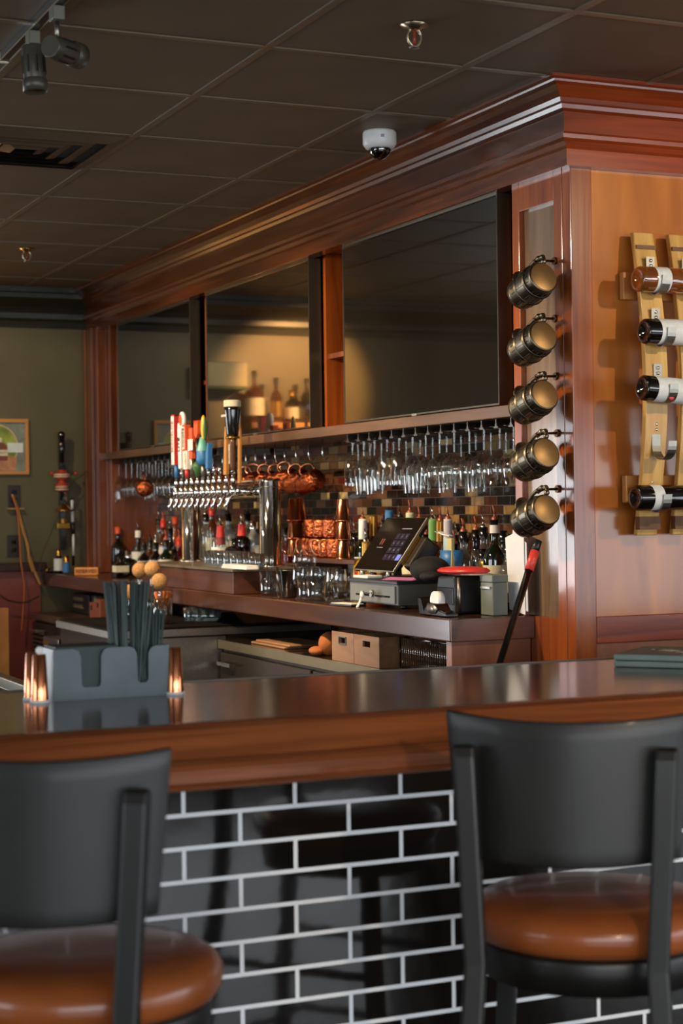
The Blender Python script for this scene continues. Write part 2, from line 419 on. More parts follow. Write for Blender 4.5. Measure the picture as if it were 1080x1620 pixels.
window(4, (-5.2, -5.0, .7), (-.8, -4.94, 2.3), 1, 4)

# wainscot and rail on the far wall, crown
struct('trim_2', MB().box((XF, -.1, 0), (XF+.012, 2.5, 1.15)), W_maroon)
struct('trim_3', MB().box((XF, -.1, 1.15), (XF+.05, 2.53, 1.20)), W_dark, bevel=.006)
def crownprof(): return [(.0, 2.54), (.02, 2.54), (.03, 2.575), (.055, 2.59), (.055, 2.62), (.07, 2.65), (.10, 2.68), (.135, 2.70), (.135, 2.725), (.15, 2.73), (.15, 2.76), (0, 2.76)]
struct('trim_4', MB().prism([(XF+a, b) for a, b in crownprof()], -5, 2.82, 1), M_crown)

# ---------------------------------------------------------------- back bar cabinet
cab = thing('back_bar_cabinet', 'dark mahogany back bar cabinet with deep cornice, end panel and mosaic back', 'cabinet', (0, 0, 0))
prof = [(-.02, 2.515), (.030, 2.515), (.030, 2.565), (.038, 2.572), (.046, 2.585), (.058, 2.592), (.060, 2.604), (.052, 2.612), (.050, 2.672), (.066, 2.678), (.070, 2.690),
        (.078, 2.694), (.084, 2.706), (.097, 2.722), (.114, 2.734), (.130, 2.740), (.132, 2.746), (.145, 2.750), (.145, 2.7595), (-.02, 2.7595)]
cA, cB = MB(), MB()
n = len(prof)
v = [(XF+.002, YF-p, z) for p, z in prof]+[(XC+p, YF-p, z) for p, z in prof]
cA.add(v, [(i, i+1, n+i+1, n+i) for i in range(n-1)], 0)
cA.add(v[:n], [tuple(range(n))])
v = [(XC+p, YF-p, z) for p, z in prof]+[(XC+p, 6.45, z) for p, z in prof]
cB.add(v, [(i, i+1, n+i+1, n+i) for i in range(n-1)], 0)
cB.add(v[n:], [tuple(range(n))])
cA.build('cornice', W_cor, cab); cB.build('cornice', W_cory, cab, label='redder cornice run above the end panel')
# end panel facing the front bar
e = MB()
e.box((XC-.05, YF+.0, 0), (XC, YF+.075, 2.53))                     # corner stile
e.build('corner_stile', W_stile, cab, .003)
MB().box((XC-.055, YF+.075, 1.145), (XC-.008, 6.4, 2.53)).build('end_panel', W_panel, cab)
MB().box((XC-.05, YF+.075, 1.062), (XC, 6.4, 1.145)).build('bottom_rail', W_cory, cab, .003)
MB().box((XC-.055, YF+.075, 0), (XC-.006, 6.4, 1.062)).build('skirt_panel', W_base, cab)
# pilaster that carries the tankards
p = MB()
XL = -4.94
p.box((XC-.10, YF, 0), (XC-.052, YF+.05, 2.53)); p.box((XL, YF, 0), (XL+.045, YF+.05, 2.53))
p.box((XL+.045, YF, 2.43), (XC-.10, YF+.05, 2.53)); p.box((XL+.045, YF, .98), (XC-.10, YF+.05, 1.138))
p.box((XL, YF+.05, 0), (XC-.056, YB, 2.53))
p.build('pilaster_frame', W_stile, cab, .002)
MB().box((XL+.045, YF+.02, 1.138), (XC-.10, YF+.05, 2.43)).build('pilaster_panel', wood('pilaster_panel_wood', '5c4230', '8f7860', (6, 5, .5), .24, .7), cab)  # window sheen is put into this paler, greyer wood colour
# far pilaster
p = MB(); p.box((-9.86, YF-.04, 1.14), (-9.60, YF+.02, 2.53)); p.box((-9.84, YF-.055, 1.14), (-9.80, YF-.04, 2.53)); p.box((-9.74, YF-.06, 1.14), (-9.66, YF-.04, 2.53)); p.box((-9.86, YF+.02, 0), (-9.55, YB, 2.53))
p.build('pilaster_frame', W_vert, cab, .003)
# cubbies behind the screens
for x in (-9.55, -9.36, -8.05, -7.93, -6.60, -6.285, -5.01, -4.955):
    MB().box((x-.012, YF+.06, 1.815), (x+.012, YB-.02, 2.53)).build('divider', W_stile, cab)
c = MB(); c.box((-9.86, YF+.0, 2.53), (XC-.06, YB, 2.545)); c.box((-9.86, YF+.07, 2.10), (XL, YB-.01, 2.12))
c.build('cabinet_shelf', W_vert, cab)
MB().box((-9.86, YB-.02, 1.80), (XL, YB-.001, 2.53)).build('back_board', W_vert, cab)
MB().box((-9.86, YF-.015, 1.776), (XL, YB-.001, 1.815)).build('ledge', W_ledge, cab, .002, label='lighter wooden ledge under the screens')
MB().box((-9.86, YB-.03, 1.139), (XL, YB-.001, 1.776)).build('mosaic_backsplash', M_mosaic, cab, label='glossy brown and amber glass mosaic backsplash')
# glass rails under the ledge
x = -5.0
while x > -9.3:
    if not (-7.7 < x < -6.35):
        c = MB(); c.box((x-.006, YF+.02, 1.752), (x+.006, YB-.04, 1.760)); c.box((x-.014, YF+.02, 1.746), (x+.014, YB-.04, 1.752)); c.box((x-.003, YF+.02, 1.76), (x+.003, YB-.04, 1.776))
        c.build('glass_rail', M_steeld, cab)
    x -= .1

# ---------------------------------------------------------------- screens
def tv(label, x0, x1):
    t = thing('television', label, 'television', ((x0+x1)/2, 2.815, 1.82), 0, 'wall screens above the back bar')
    wd = (x1-x0)/2
    MB().box((-wd+.004, 0, .004), (wd-.004, .025, .691)).build('screen', M_tv, t)
    b = MB(); b.box((-wd, -.002, 0), (wd, .05, .006)); b.box((-wd, -.002, .689), (wd, .05, .695)); b.box((-wd, -.002, .006), (-wd+.005, .05, .689)); b.box((wd-.005, -.002, .006), (wd, .05, .689))
    b.build('bezel', M_tvm, t)
    MB().box((-wd+.005, .025, .006), (wd-.005, .055, .689)).box((-wd*.6, .055, .1), (wd*.6, .075, .6)).build('rear_case', M_black, t)
    MB().box((-.02, -.005, -.003), (.02, 0, .004)).build('logo_bar', M_steel, t)
    return t
tv('black flat screen nearest the tankards, largest of the three in view', -6.28, -5.035)
tv('middle black flat screen, glossy, reflecting warm lit bottles', -7.875, -6.62)
tv('far black flat screen beside the far pilaster, reflecting the framed picture', -9.33, -8.11)

# bottle in the cubby between the screens
def lathe_bottle(h, r, neck=.28, nr=.013, shoulder=.16):
    return [(0, 0), (r*.92, 0), (r, .006), (r, h*(1-neck-shoulder)), (r*.97, h*(1-neck-shoulder*.8)), (r*.75, h*(1-neck-shoulder*.35)), (nr*1.25, h*(1-neck)), (nr, h*(1-neck*.8)), (nr, h-.006), (nr*1.15, h-.005), (nr*1.15, h), (0, h)]
GL = {
 'green': glass('bottle_green', '1f4a22', .2, dens=.55, dcol='0c1d0c'),
 'dark': glass('bottle_dark', '2a2018', .2, dens=.8, dcol='120c08'),
 'amber': glass('bottle_amber', 'b0702c', .2, dens=.35, dcol='6e3a12'),
 'clear': glass('bottle_clear', 'dfe4de', .25, dens=.06, dcol='c8ccc8'),
 'yellow': glass('bottle_yellow', 'd8b42c', .2, dens=.6, dcol='c99a20'),
 'rose': glass('bottle_rose', 'd0825a', .2, dens=.45, dcol='b4673c'),
 'red': glass('bottle_red', '8c1c18', .2, dens=.6, dcol='5a120e'),
 'blue': glass('bottle_blue', '5a84a8', .2, dens=.5, dcol='3c6a94'),
 'silver': glass('bottle_frosted', 'c8ccc8', .2, dens=.5, dcol='b4b8b4'),
}
def bottle(label, loc, h, r, gl, lab=None, cap=None, pour=None, neck=.28, nr=.013, shoulder=.16, labz=(.14, .48), square=False, capm=None, neckband=None, group=None):
    t = thing('bottle', label, 'bottle', loc, 0, group)
    seg = 20
    pr = lathe_bottle(h, r, neck, nr, shoulder)
    b = MB()
    if square:
        b.lathe(pr, 4, 0, False, Matrix.Rotation(PI/4, 4, 'Z') @ Matrix.Diagonal((1.25, 1.25, 1, 1)))
    else: b.lathe(pr, seg)
    b.build('glass_body', GL[gl], t)
    if lab:
        l = MB(); R = r+.0008
        if square:
            R = r*.89+.0012; l.cbox((0, 0, h*(labz[0]+labz[1])/2), (R*2, R*2, h*(labz[1]-labz[0])))
        else: l.lathe([(R, h*labz[0]), (R, h*labz[1])], seg)
        l.build('label', lab, t)
    if neckband: MB().lathe([(nr*1.3, h*(1-neck*.75)), (nr*1.25, h*(1-neck*.25))], 14).build('neck_band', neckband, t)
    if cap: MB().lathe([(nr*1.25, h-.035), (nr*1.25, h+.003), (0, h+.003)], 14).build('cap', cap, t)
    if pour:
        q = MB(); q.lathe([(nr*.9, h-.001), (nr*.9, h+.010), (nr*.4, h+.014), (nr*.35, h+.022)], 10)
        q.tube([(0, 0, h+.020), (-.001, -.001, h+.036), (-.005, -.004, h+.052)], [.0038, .0034, .0026], 8)
        q.build('pourer', pour, t)
    return t
P_red = pm('pourer_red', 'b4503a', .4); P_chr = M_chrome; P_cop = pm('pourer_copper', '8a4c3a', .4, .3); P_blk = M_black
b0 = at_y(535, 2.98, 2.12)
bottle('slim bottle with long chrome pourer and pale label in the cubby between screens', (b0.x, 2.98, 2.12), .17, .027, 'silver', M_wlab, None, P_chr, neck=.35, labz=(.05, .6))

# ---------------------------------------------------------------- counter
ct = thing('back_counter', 'dark polished wood back counter under the hanging glasses', 'counter', (0, 0, 0))
XE = -4.83
MB().box((-9.86, 2.514, 1.067), (XE, YB-.035, 1.138)).build('counter_slab', W_counter, ct, .004)
MB().box((XE, 2.516, 1.069), (XE+.003, YF-.002, 1.136)).build('slab_end', W_counter_end, ct, label='lighter red brown end grain of the counter slab')
s = MB(); s.box((-4.89, 2.53, 0), (-4.85, YF-.002, 1.067)); s.build('end_support', W_base, ct, .003)
MB().prism([(2.60, 1.066), (2.90, 1.066), (2.90, .945), (2.72, .945)], -7.03, -6.99, 0).build('bracket', W_block, ct)
MB().box((-9.86, 3.05, 0), (-4.95, 3.10, 1.066)).build('back_apron', W_dark, ct)
# riser block under the beer tower
bl = thing('tower_plinth', 'long raised wooden plinth on the counter carrying the beer tower', 'plinth', (0, 0, 1.1385))
MB().box((-8.0, 2.514, 0), (-6.75, 3.0, .092)).build('plinth_body', W_block, bl, .003)
MB().box((-8.01, 2.505, .092), (-6.74, 3.0, .104)).build('plinth_top', pm('plinth_steel_top', '8d8474', .3, .7), bl, .002, label='thin worn metal top sheet')

# ---------------------------------------------------------------- under-counter units
def unit(name, label, x0, x1, y0, y1, z1, cat='cooler', body=M_steeld, edge=M_steel, topm=None, doors=2, seams=True):
    t = thing(name, label, cat, ((x0+x1)/2, y0, 0)); hw = (x1-x0)/2; d = y1-y0
    MB().box((-hw, .02, .08), (hw, d, z1-.035)).build('body', body, t, .002)
    MB().box((-hw-.005, 0, z1-.035), (hw+.005, d, z1)).build('top', topm or edge, t, .002)
    MB().box((-hw-.007, -.003, z1-.034), (hw+.007, .0, z1+.002)).build('front_edge', edge, t)
    w_ = 2*hw/doors
    for i in range(doors):
        dm = MB().box((-hw+i*w_+.012, .0, .12), (-hw+(i+1)*w_-.012, .02, z1-.05)).build('door', body, t, .003)
        MB().box((-hw+i*w_+.05, -.03, z1-.10), (-hw+i*w_+.20, -.018, z1-.085)).box((-hw+i*w_+.055, -.02, z1-.098), (-hw+i*w_+.065, .0, z1-.088)).box((-hw+i*w_+.185, -.02, z1-.098), (-hw+i*w_+.195, .0, z1-.088)).build('handle', M_chrome, dm)
    return t
unit('bar_cooler', 'low bar cooler with brushed edge under the register end of counter', -6.93, -4.95, 2.515, 3.04, .94, topm=pm('cooler_top_dark', '3a2c22', .12, .4), edge=pm('cooler_edge', '9a8a6c', .28, .8), body=pm('cooler_body_bronze', '483c32', .35, .7))
ib = thing('ice_station', 'stainless ice station with black drain mat under the beer tower', 'ice station', (-7.375, 2.05, 0))
MB().box((-.435, .02, .10), (.428, .96, .960)).build('body', pm('station_body', '3a322b', .35, .6), ib, .003)
MB().box((.4285, .06, .30), (.4315, .50, .955)).build('end_panel', M_steel, ib, .001, label='bright stainless end sheet')
MB().box((-.445, 0, .960), (.440, .98, .992)).build('rim', M_steel, ib, .003)
MB().box((-.43, .015, .9922), (.425, .96, 1.0)).build('drain_mat', M_mat, ib)
MB().box((.432, .10, .40), (.441, .16, .90)).build('end_bracket', M_chrome, ib)
unit('bar_cooler', 'far bar cooler with louvred front beside the cords', -9.75, -7.86, 2.42, 3.04, .92, doors=3, body=pm('cooler_body_black', '2b2420', .4, .3), edge=pm('cooler_edge_dull', '7a6a52', .35, .7), topm=pm('cooler_top_dull', '4a3a2c', .3, .4))
g = MB()
for k in range(14): g.box((-9.72, 2.40, .50+k*.024), (-9.45, 2.414, .512+k*.024))
tag(g.build('louvre_grille', pm('louvre', '5a4a3a', .4, .5)), 'louvred vent grille on the far cooler front', 'grille')
# sink unit behind the bar, lower left corner
sk = thing('bar_sink', 'stainless bar sink rim behind the far left end of the bar', 'sink', (-5.6, 1.57, 0))
s = MB(); s.box((-1.4, -.05, .82), (1.2, 0, .86)); s.box((-1.4, -.6, .82), (-1.35, -.05, .86)); s.box((1.15, -.6, .82), (1.2, -.05, .86)); s.box((-1.4, -.65, .82), (1.2, -.6, .86)); s.build('rim', M_steel, sk, .004)
MB().box((-1.34, -.6, .55), (1.15, -.05, .56)).box((-1.36, -.61, .55), (-1.34, -.04, .82)).box((1.15, -.61, .55), (1.16, -.04, .82)).box((-1.36, -.61, .55), (1.16, -.60, .82)).box((-1.36, -.045, .55), (1.16, -.04, .82)).build('basin', M_steeld, sk)
s = MB()
for x in (-1.3, 1.1):
    for y in (-.58, -.08): s.cyl((x, y, 0), (x, y, .55), .02)
s.build('leg_frame', M_steel, sk)
ic = MB(); random.seed(3)
for k in range(160):
    T = Matrix.Translation((-5.6+random.uniform(-1.3, 1.1), 1.57+random.uniform(-.56, -.09), .79+random.uniform(-.02, .03))) @ Matrix.Rotation(random.random()*3, 4, Vector((random.random(), random.random(), 1)).normalized())
    ic.cbox((0, 0, 0), (.035, .035, .03), 0, T)
ic.box((-6.9, .98, .60), (-4.5, 1.5, .78))
tag(ic.build('ice_cubes', pm('ice', 'b0aa90', .3)), 'pale ice filling the bar sink at lower left', 'ice', None, 'stuff')

# ---------------------------------------------------------------- front bar
fb = thing('bar_counter', 'long polished mahogany bar counter with tiled front', 'bar', (0, 0, 0))
BY0, BY1 = -2.2, 5.2
MB().box((-3.85, BY0, 1.04), (-3.12, BY1, 1.09)).build('bar_top', W_bar, fb)
MB().box((-3.866, BY0, 1.045), (-3.851, BY1, 1.0925)).build('back_edge', pm('bar_edge_highlight', '9a948a', .3, .3), fb, .003, label='pale strip standing in for light on the bevelled working edge')  # added strip; light caught by the bevel is put into its colour
rp = [(-3.12, 1.04), (-3.12, 1.0905), (-3.10, 1.092), (-3.085, 1.091), (-3.068, 1.084), (-3.045, 1.066), (-3.025, 1.047), (-3.012, 1.037)]
rp += [(-3.000+.027*math.cos(a), 1.008+.027*math.sin(a)) for a in [math.radians(d) for d in (80, 55, 30, 5, -20, -45, -70, -90)]]
rp += [(-3.03, .976), (-3.05, .985), (-3.30, .985), (-3.30, 1.04)]
MB().prism(rp, BY0, BY1, 1, 0, None, False).build('arm_rail', W_rail, fb, label='moulded red brown arm rail with rounded nose')
MB().box((-3.80, BY0+.05, 0), (-3.31, BY1-.05, 1.04)).build('bar_carcass', W_dark, fb)
MB().box((-3.31, BY0+.05, .0), (-3.30, BY1-.05, .984)).build('tiled_front', M_tile, fb, label='glossy black subway tile with white grout')
MB().tube([(-3.14, BY0+.2, .18), (-3.14, BY1-.2, .18)], .02, 14).build('foot_rail', M_brass, fb)

# ---------------------------------------------------------------- stools
def stool(label, loc, rz):
    t = thing('bar_stool', label, 'stool', loc, rz)
    # seat faces local -x, back at +x
    c = [(0, .702), (.195, .702), (.215, .707), (.226, .722), (.228, .745), (.221, .762), (.200, .775), (.15, .782), (.07, .784), (0, .784)]
    OF = Matrix.Translation((0, .03, 0))
    MB().lathe(c, 48, 0, True, OF).build('seat_cushion', M_leather, t)
    MB().lathe([(.0, .635), (.19, .635), (.207, .642), (.21, .695), (.207, .7015), (0, .7015)], 48, 0, True, OF).build('seat_apron', M_stool, t)
    # backrest: bent panel
    bk = MB(); nx = 20; R = .42; v = []; f = []
    W2 = .218; z0, z1 = .865, 1.128; nz = 8
    for side, off in ((0, 0), (1, .014)):
        for j in range(nz+1):
            for i in range(nx+1):
                u = -1+2*i/nx; a = u*W2/R
                ztop = z1-.014*(1-u*u); zb = z0+.012*u*u
                zz = zb+(ztop-zb)*j/nz
                wj = 1-.10*(1-j/nz)
                rr = R+off
                v.append((.222-(R)*(1-math.cos(a))+off*math.cos(a)-.05*(zz-z0)-.010, math.sin(a)*rr*wj, zz))
    m_ = (nx+1)*(nz+1)
    for j in range(nz):
        for i in range(nx):
            a = j*(nx+1)+i
            f.append((a, a+1, a+nx+2, a+nx+1)); f.append((m_+a, m_+a+nx+1, m_+a+nx+2, m_+a+1))
    for i in range(nx):
        f.append((i, m_+i, m_+i+1, i+1)); a = nz*(nx+1)+i; f.append((a, a+1, m_+a+1, m_+a))
    for j in range(nz):
        a = j*(nx+1); f.append((a, a+nx+1, m_+a+nx+1, m_+a)); a += nx; f.append((a, m_+a, m_+a+nx+1, a+nx+1))
    bk.add(v, f, 0, True); o = bk.build('backrest', M_stool, t, .003)
    for sgn in (-1, 1):
        y = sgn*.170
        q = MB()
        def post(z):  # centre x
            return .222+.05*(1.075-z)+(max(0, .7-z))*.06
        pts = [(z, post(z)) for z in (0, .25, .5, .7, .85, 1.0, 1.055, 1.075)]
        v = []; f = []
        for k, (z, x) in enumerate(pts):
            yy = y+sgn*(z-1.0)*.05 if z > .7 else y+sgn*(-.015+(.7-z)*.06)
            hw = .019; hd = .017 if z < 1.07 else .010
            x -= .006
            v += [(x-hd, yy-hw, z), (x+hd, yy-hw, z), (x+hd, yy+hw, z), (x-hd, yy+hw, z)]
        for k in range(len(pts)-1):
            a = 4*k
            for i in range(4): f.append((a+i, a+(i+1) % 4, a+4+(i+1) % 4, a+4+i))
        f += [(3, 2, 1, 0), tuple(4*(len(pts)-1)+i for i in range(4))]
        q.add(v, f); q.build('back_post', M_stool, t, .006)
        q = MB(); xf = -.15
        v = []; f = []
        for k, z in enumerate((0, .3, .69)):
            x = xf-(.69-z)*.07; yy = sgn*(.14+(.69-z)*.06)
            v += [(x-.018, yy-.018, z), (x+.018, yy-.018, z), (x+.018, yy+.018, z), (x-.018, yy+.018, z)]
        for k in range(2):
            a = 4*k
            for i in range(4): f.append((a+i, a+(i+1) % 4, a+4+(i+1) % 4, a+4+i))
        f += [(3, 2, 1, 0), (8, 9, 10, 11)]
        q.add(v, f); q.build('leg', M_stool, t, .004)
    q = MB()
    for z in (.22, .42):
        fx = -.15-(.69-z)*.07; bx = .217+(.7-z)*.06-.006; fy = .14+(.69-z)*.06; by = .165+(.7-z)*.06
        for sgn in (-1, 1): q.tube([(fx, sgn*fy, z), (bx, sgn*by, z)], .011, 10)
        if z < .3: q.tube([(fx, -fy, z), (fx, fy, z)], .012, 10); q.tube([(bx, -by, z), (bx, by, z)], .011, 10)
    q.build('stretcher', M_stool, t)
    return t
stool('black wooden bar stool with cognac leather seat, right of the two', (-2.769, 1.695, 0), math.radians(-36))
stool('black wooden bar stool with cognac leather seat, left of the two', (-2.78, .735, 0), math.radians(-30))
#PART2
# ---------------------------------------------------------------- things on the far wall (also seen mirrored in the screens)
FX = XF+.001
pic = thing('framed_picture', 'framed print of a whiskey bottle on a barrel, on the green wall', 'picture', (FX, 2.275, 1.86))
HW, HH = .165, .158
f = MB(); f.box((0, -HW, -HH), (.025, HW, -HH+.018)); f.box((0, -HW, HH-.018), (.025, HW, HH)); f.box((0, -HW, -HH+.018), (.025, -HW+.018, HH-.018)); f.box((0, HW-.018, -HH+.018), (.025, HW, HH-.018))
f.build('frame', pm('frame_oak', 'c98a44', .45), pic, .002)
MB().box((.002, -HW+.018, -HH+.018), (.010, HW-.018, HH-.018)).build('print', pm('print_grey', '7f8578', .5, noise=.3, nscale=18), pic)
def disc(cy, cz, r, x, mi=0, seg=32, mb=None, sy=1, sz=1):
    mb = mb or MB(); mb.lathe([(0, 0), (r, 0), (r, .001), (0, .001)], seg, mi, False, Matrix.Translation((x, cy, cz)) @ Matrix.Diagonal((1, sy, sz, 1)) @ Matrix.Rotation(PI/2, 4, 'Y')); return mb
disc(-.02, 0, .128, .0102).build('printed_hoop', pm('print_rim', 'cdb090', .5), pic)
disc(-.02, 0, .121, .0106).build('printed_foliage', pm('print_green', '8a9a3c', .5, noise=.45, nscale=16), pic)
MB().cbox((.0115, .09, -.005), (.001, .09, .055)).build('printed_sky', pm('print_sky', 'd8e4dc', .5), pic)
MB().prism([(-.14, -.135), (.09, -.135), (.10, -.06), (.02, -.045), (-.14, -.05)], .0118, .0128, 0).build('printed_barrel', pm('print_barrel', 'b98058', .5, noise=.3, nscale=30), pic)
b_ = MB(); b_.prism([(-.03, -.08), (.045, -.08), (.045, .0), (.03, .018), (.016, .024), (.014, .05), (-.003, .05), (-.005, .024), (-.02, .018), (-.03, 0)], .0129, .0139, 0)
b_.build('printed_bottle', pm('print_bottle', '7a3a20', .4), pic)
MB().cbox((.0145, .008, -.035), (.001, .074, .034)).cbox((.0145, .006, .038), (.001, .016, .026)).build('printed_label', M_cream, pic)
text('printed_words', 'WHISKEY', .014, pm('ink', '4a3428', .6), pic, frame((.0153, .008, -.035), (0, 1, 0), (0, 0, 1)), .0002)

# AC style box, bottle shelf that the middle screen mirrors
t = thing('wall_cabinet_box', 'cream wall box beyond the left frame edge, seen mirrored in the middle screen', 'box', (FX, 2.03, 2.21))
MB().box((0, -.13, 0), (.16, .13, .15)).build('body', pm('cream_box', 'c9b98a', .5), t, .01)
MB().box((.02, -.128, -.012), (.155, .128, 0)).build('underside', M_green, t)
t = thing('bottle_shelf', 'wooden shelf with bottles on far wall, seen mirrored in the middle screen', 'shelf', (FX, 1.60, 2.0))
MB().box((0, -.35, -.035), (.22, .30, .0)).build('shelf_board', W_oak, t, .003)
MB().box((0, -.30, -.14), (.02, -.27, -.035)).build('bracket', M_black, t)
MB().box((0, .22, -.14), (.02, .25, -.035)).build('bracket', M_black, t)
for y, h, r, g_, lb, cp, nm in ((1.84, .31, .058, 'amber', M_cream, M_blackg, 'large jug bottle with cream label on the mirrored far shelf'),
        (1.70, .27, .036, 'amber', M_gold, M_blackg, 'tall amber bottle with gold label on the mirrored far shelf'),
        (1.60, .20, .042, 'dark', M_cream, M_gold, 'short dark bottle with pale neck on the mirrored far shelf'),
        (1.50, .27, .038, 'dark', None, M_blackg, 'slim dark bottle nearest the shelf end on the mirrored far shelf')):
    bottle(nm, (FX+.11, y, 2.0005), h, r, g_, lb, cp, group='bottles on the far wall shelf')

# outlets and cords
def plate(label, y, z):
    t = thing('wall_outlet', label, 'outlet', (FX, y, z))
    MB().box((0, -.036, -.062), (.007, .036, .062)).build('cover_plate', pm('outlet_brown', '2c241b', .35), t, .002)
    MB().box((.007, -.015, .01), (.010, .015, .035)).build('socket', M_blackg, t); MB().box((.007, -.015, -.035), (.010, .015, -.01)).build('socket', M_blackg, t)
    return t
q = on(22, 785, 0, FX); plate('upper dark outlet plate with orange cords, on the green wall', q.y, q.z)
q2 = on(21, 864, 0, FX); plate('lower dark outlet plate on the green wall below the cords', q2.y, q2.z)
MB_ = MB().box((FX, q.y-.045, q.z-.075), (FX+.04, q.y+.05, q.z-.068)); tag(MB_.build('outlet_shelf', M_tan), 'thin tan lip under the upper outlet plate on green wall', 'shelf')
def P3(lst, x): return [on(a, b, 0, x) for a, b in lst]
def smooth(pts, n=6):
    P = [Vector(p) for p in pts]; out = []
    for i in range(len(P)-1):
        p0 = P[max(i-1, 0)]; p1 = P[i]; p2 = P[i+1]; p3 = P[min(i+2, len(P)-1)]
        for k in range(n):
            u = k/n; out.append(.5*((2*p1)+(-p0+p2)*u+(2*p0-5*p1+4*p2-p3)*u*u+(-p0+3*p1-3*p2+p3)*u**3))
    out.append(P[-1]); return out
cm = pm('cord_tan', 'c08a48', .6); cm2 = pm('cord_orange', 'b8622a', .5)
tag(MB().tube(smooth(P3([(20, 784), (26, 800), (31, 815), (40, 850), (47, 880), (55, 905), (64, 925)], FX+.05)), .008, 8).build('power_cord', cm), 'tan cord hanging from the outlet and ending at the counter', 'cord', 'cords from the wall outlet')
tag(MB().tube(smooth(P3([(19, 782), (29, 808), (36, 840), (44, 862), (46, 885), (52, 905)], FX+.065)), .006, 8).build('power_cord', cm), 'thinner tan cord beside the thick one on green wall', 'cord', 'cords from the wall outlet')
tag(MB().tube(smooth(P3([(21, 786), (28, 812), (31, 850), (33, 888), (38, 925), (37, 960), (34, 1000)], FX+.075)), .005, 8).build('power_cord', cm2), 'orange cord hanging straight down lowest in front of the maroon wainscot', 'cord', 'cords from the wall outlet')
tag(MB().tube(smooth(P3([(152, 733), (130, 752), (112, 764), (100, 790), (92, 815), (78, 850), (66, 880), (62, 905), (66, 915)], FX+.10)), .0028, 6).build('thin_cable', pm('cable_dark', '3a3022', .5)), 'thin dark cable running from the pilaster past the brass bell', 'cable')
tag(MB().tube(smooth(P3([(0, 941), (14, 950), (40, 953), (62, 943)], FX+.08)), .004, 6).build('floor_cable', M_black), 'thin black cable across the maroon wainscot', 'cable')

# brass corkscrew / bell fixture
t = thing('wall_corkscrew', 'brass and black bar-mounted corkscrew with bell and red patterned grip, far corner', 'corkscrew', (FX, 0, 0))
def F(px, py, x=FX+.08): p = on(px, py, 0, x); return Vector((x-FX, p.y, p.z))
a, b = F(98, 733), F(97, 688); MB().tube([a, a*.5+b*.5, b], [.014, .017, .02], 12).sphere(b, .022).build('handle', M_blackg, t)
c0 = F(97, 757); R_ = Matrix.Translation
MB().lathe([(0, -.055), (.035, -.055), (.037, -.012), (.02, -.008), (.02, .01), (.045, .02), (.047, .045), (.03, .05), (.028, .065), (0, .068)], 20, 0, True, R_(F(98, 762))).build('grip', pm('grip_red_cream', 'b0402a', .5, noise=.4, nscale=60), t, label='red and cream patterned grip')
for dz in (-.045, -.03, .028, .04):
    q = F(98, 762); MB().lathe([(.0375 if dz < 0 else .047, dz-.003), (.0385 if dz < 0 else .0485, dz), (.0375 if dz < 0 else .047, dz+.003)], 20, 0, True, R_(q)).build('grip_band', M_cream, t)
for px_ in (82, 120): MB().sphere(F(px_, 749), .010).build('side_knob', M_red, t)
a, b = F(104, 768), F(104, 792); MB().cyl(a, b, .007).build('rod', M_chrome, t)
MB().lathe([(.045, -.02), (.05, -.022), (.042, -.012), (.024, .012), (.018, .022), (.0, .024)], 20, 0, True, R_(F(101, 803))).build('bell', M_brass, t)
MB().cbox(F(99, 832), (.05, .075, .035)).lathe([(0, -.03), (.022, -.03), (.02, .03), (0, .03)], 14, 0, True, R_(F(100, 828))).build('clamp', M_brass, t, .004)
a, b = F(98, 700, FX+.03), F(98, 870, FX+.03); MB().box((0, a.y-.018, b.z), (.03, a.y+.018, a.z)).build('back_plate', M_blackg, t, .003)
t = thing('white_tube', 'thin white upright tube with black bands beside the brass bell', 'tube', (FX, 0, 0))
for i, (a, b) in enumerate((((114, 791), (114, 806)), ((114.5, 809), (115, 826)), ((115.5, 845), (116, 879)))): MB().cyl(F(*b), F(*a), .0085).build('tube_section', M_white, t)
MB().cyl(F(116, 895), F(114, 788), .0075).cyl(F(115.5, 845), F(115, 826), .011).build('band', M_black, t)

# small things at the far end of the counter
def C(px, py): return on(px, py, 2, 1.1385)
ZC = 1.1387
p = at_y(93, 2.56, ZC); bottle('small black bottle with white label, far left end of the counter', (p.x, 2.56, ZC), .135, .027, 'dark', M_wlab, M_brass, labz=(.12, .62))
p = at_y(105, 2.57, ZC); bottle('tiny bottle with blue label at far end of counter', (p.x, 2.57, ZC), .10, .02, 'clear', M_blue, M_brass, labz=(.1, .6))
p = at_y(71, 2.56, ZC); t = thing('cable_plug', 'small black plug with a brass tip lying at counter end', 'plug', (max(p.x, -9.84), 2.54, ZC)); MB().cyl((0, 0, .012), (.0, .09, .012), .012).build('body', M_black, t); MB().sphere((0, -.008, .014), .013).build('tip', M_brass, t)
p0 = C(119, 899); p = at_y(138, 2.60, ZC)
t = thing('reserved_sign', 'small wooden block sign reading RESERVED on far counter', 'sign', (p.x, p.y, ZC), math.radians(56))
MB().box((-.068, -.018, 0), (.068, .018, .045)).build('block', pm('sign_wood', 'b9742c', .5, noise=.15, nscale=30), t, .006)
text('lettering', 'RESERVED', .026, pm('burnt_letters', '4a2408', .7), t, frame((0, -.0188, .0225), (1, 0, 0), (0, 0, 1)), .0006, .0006)

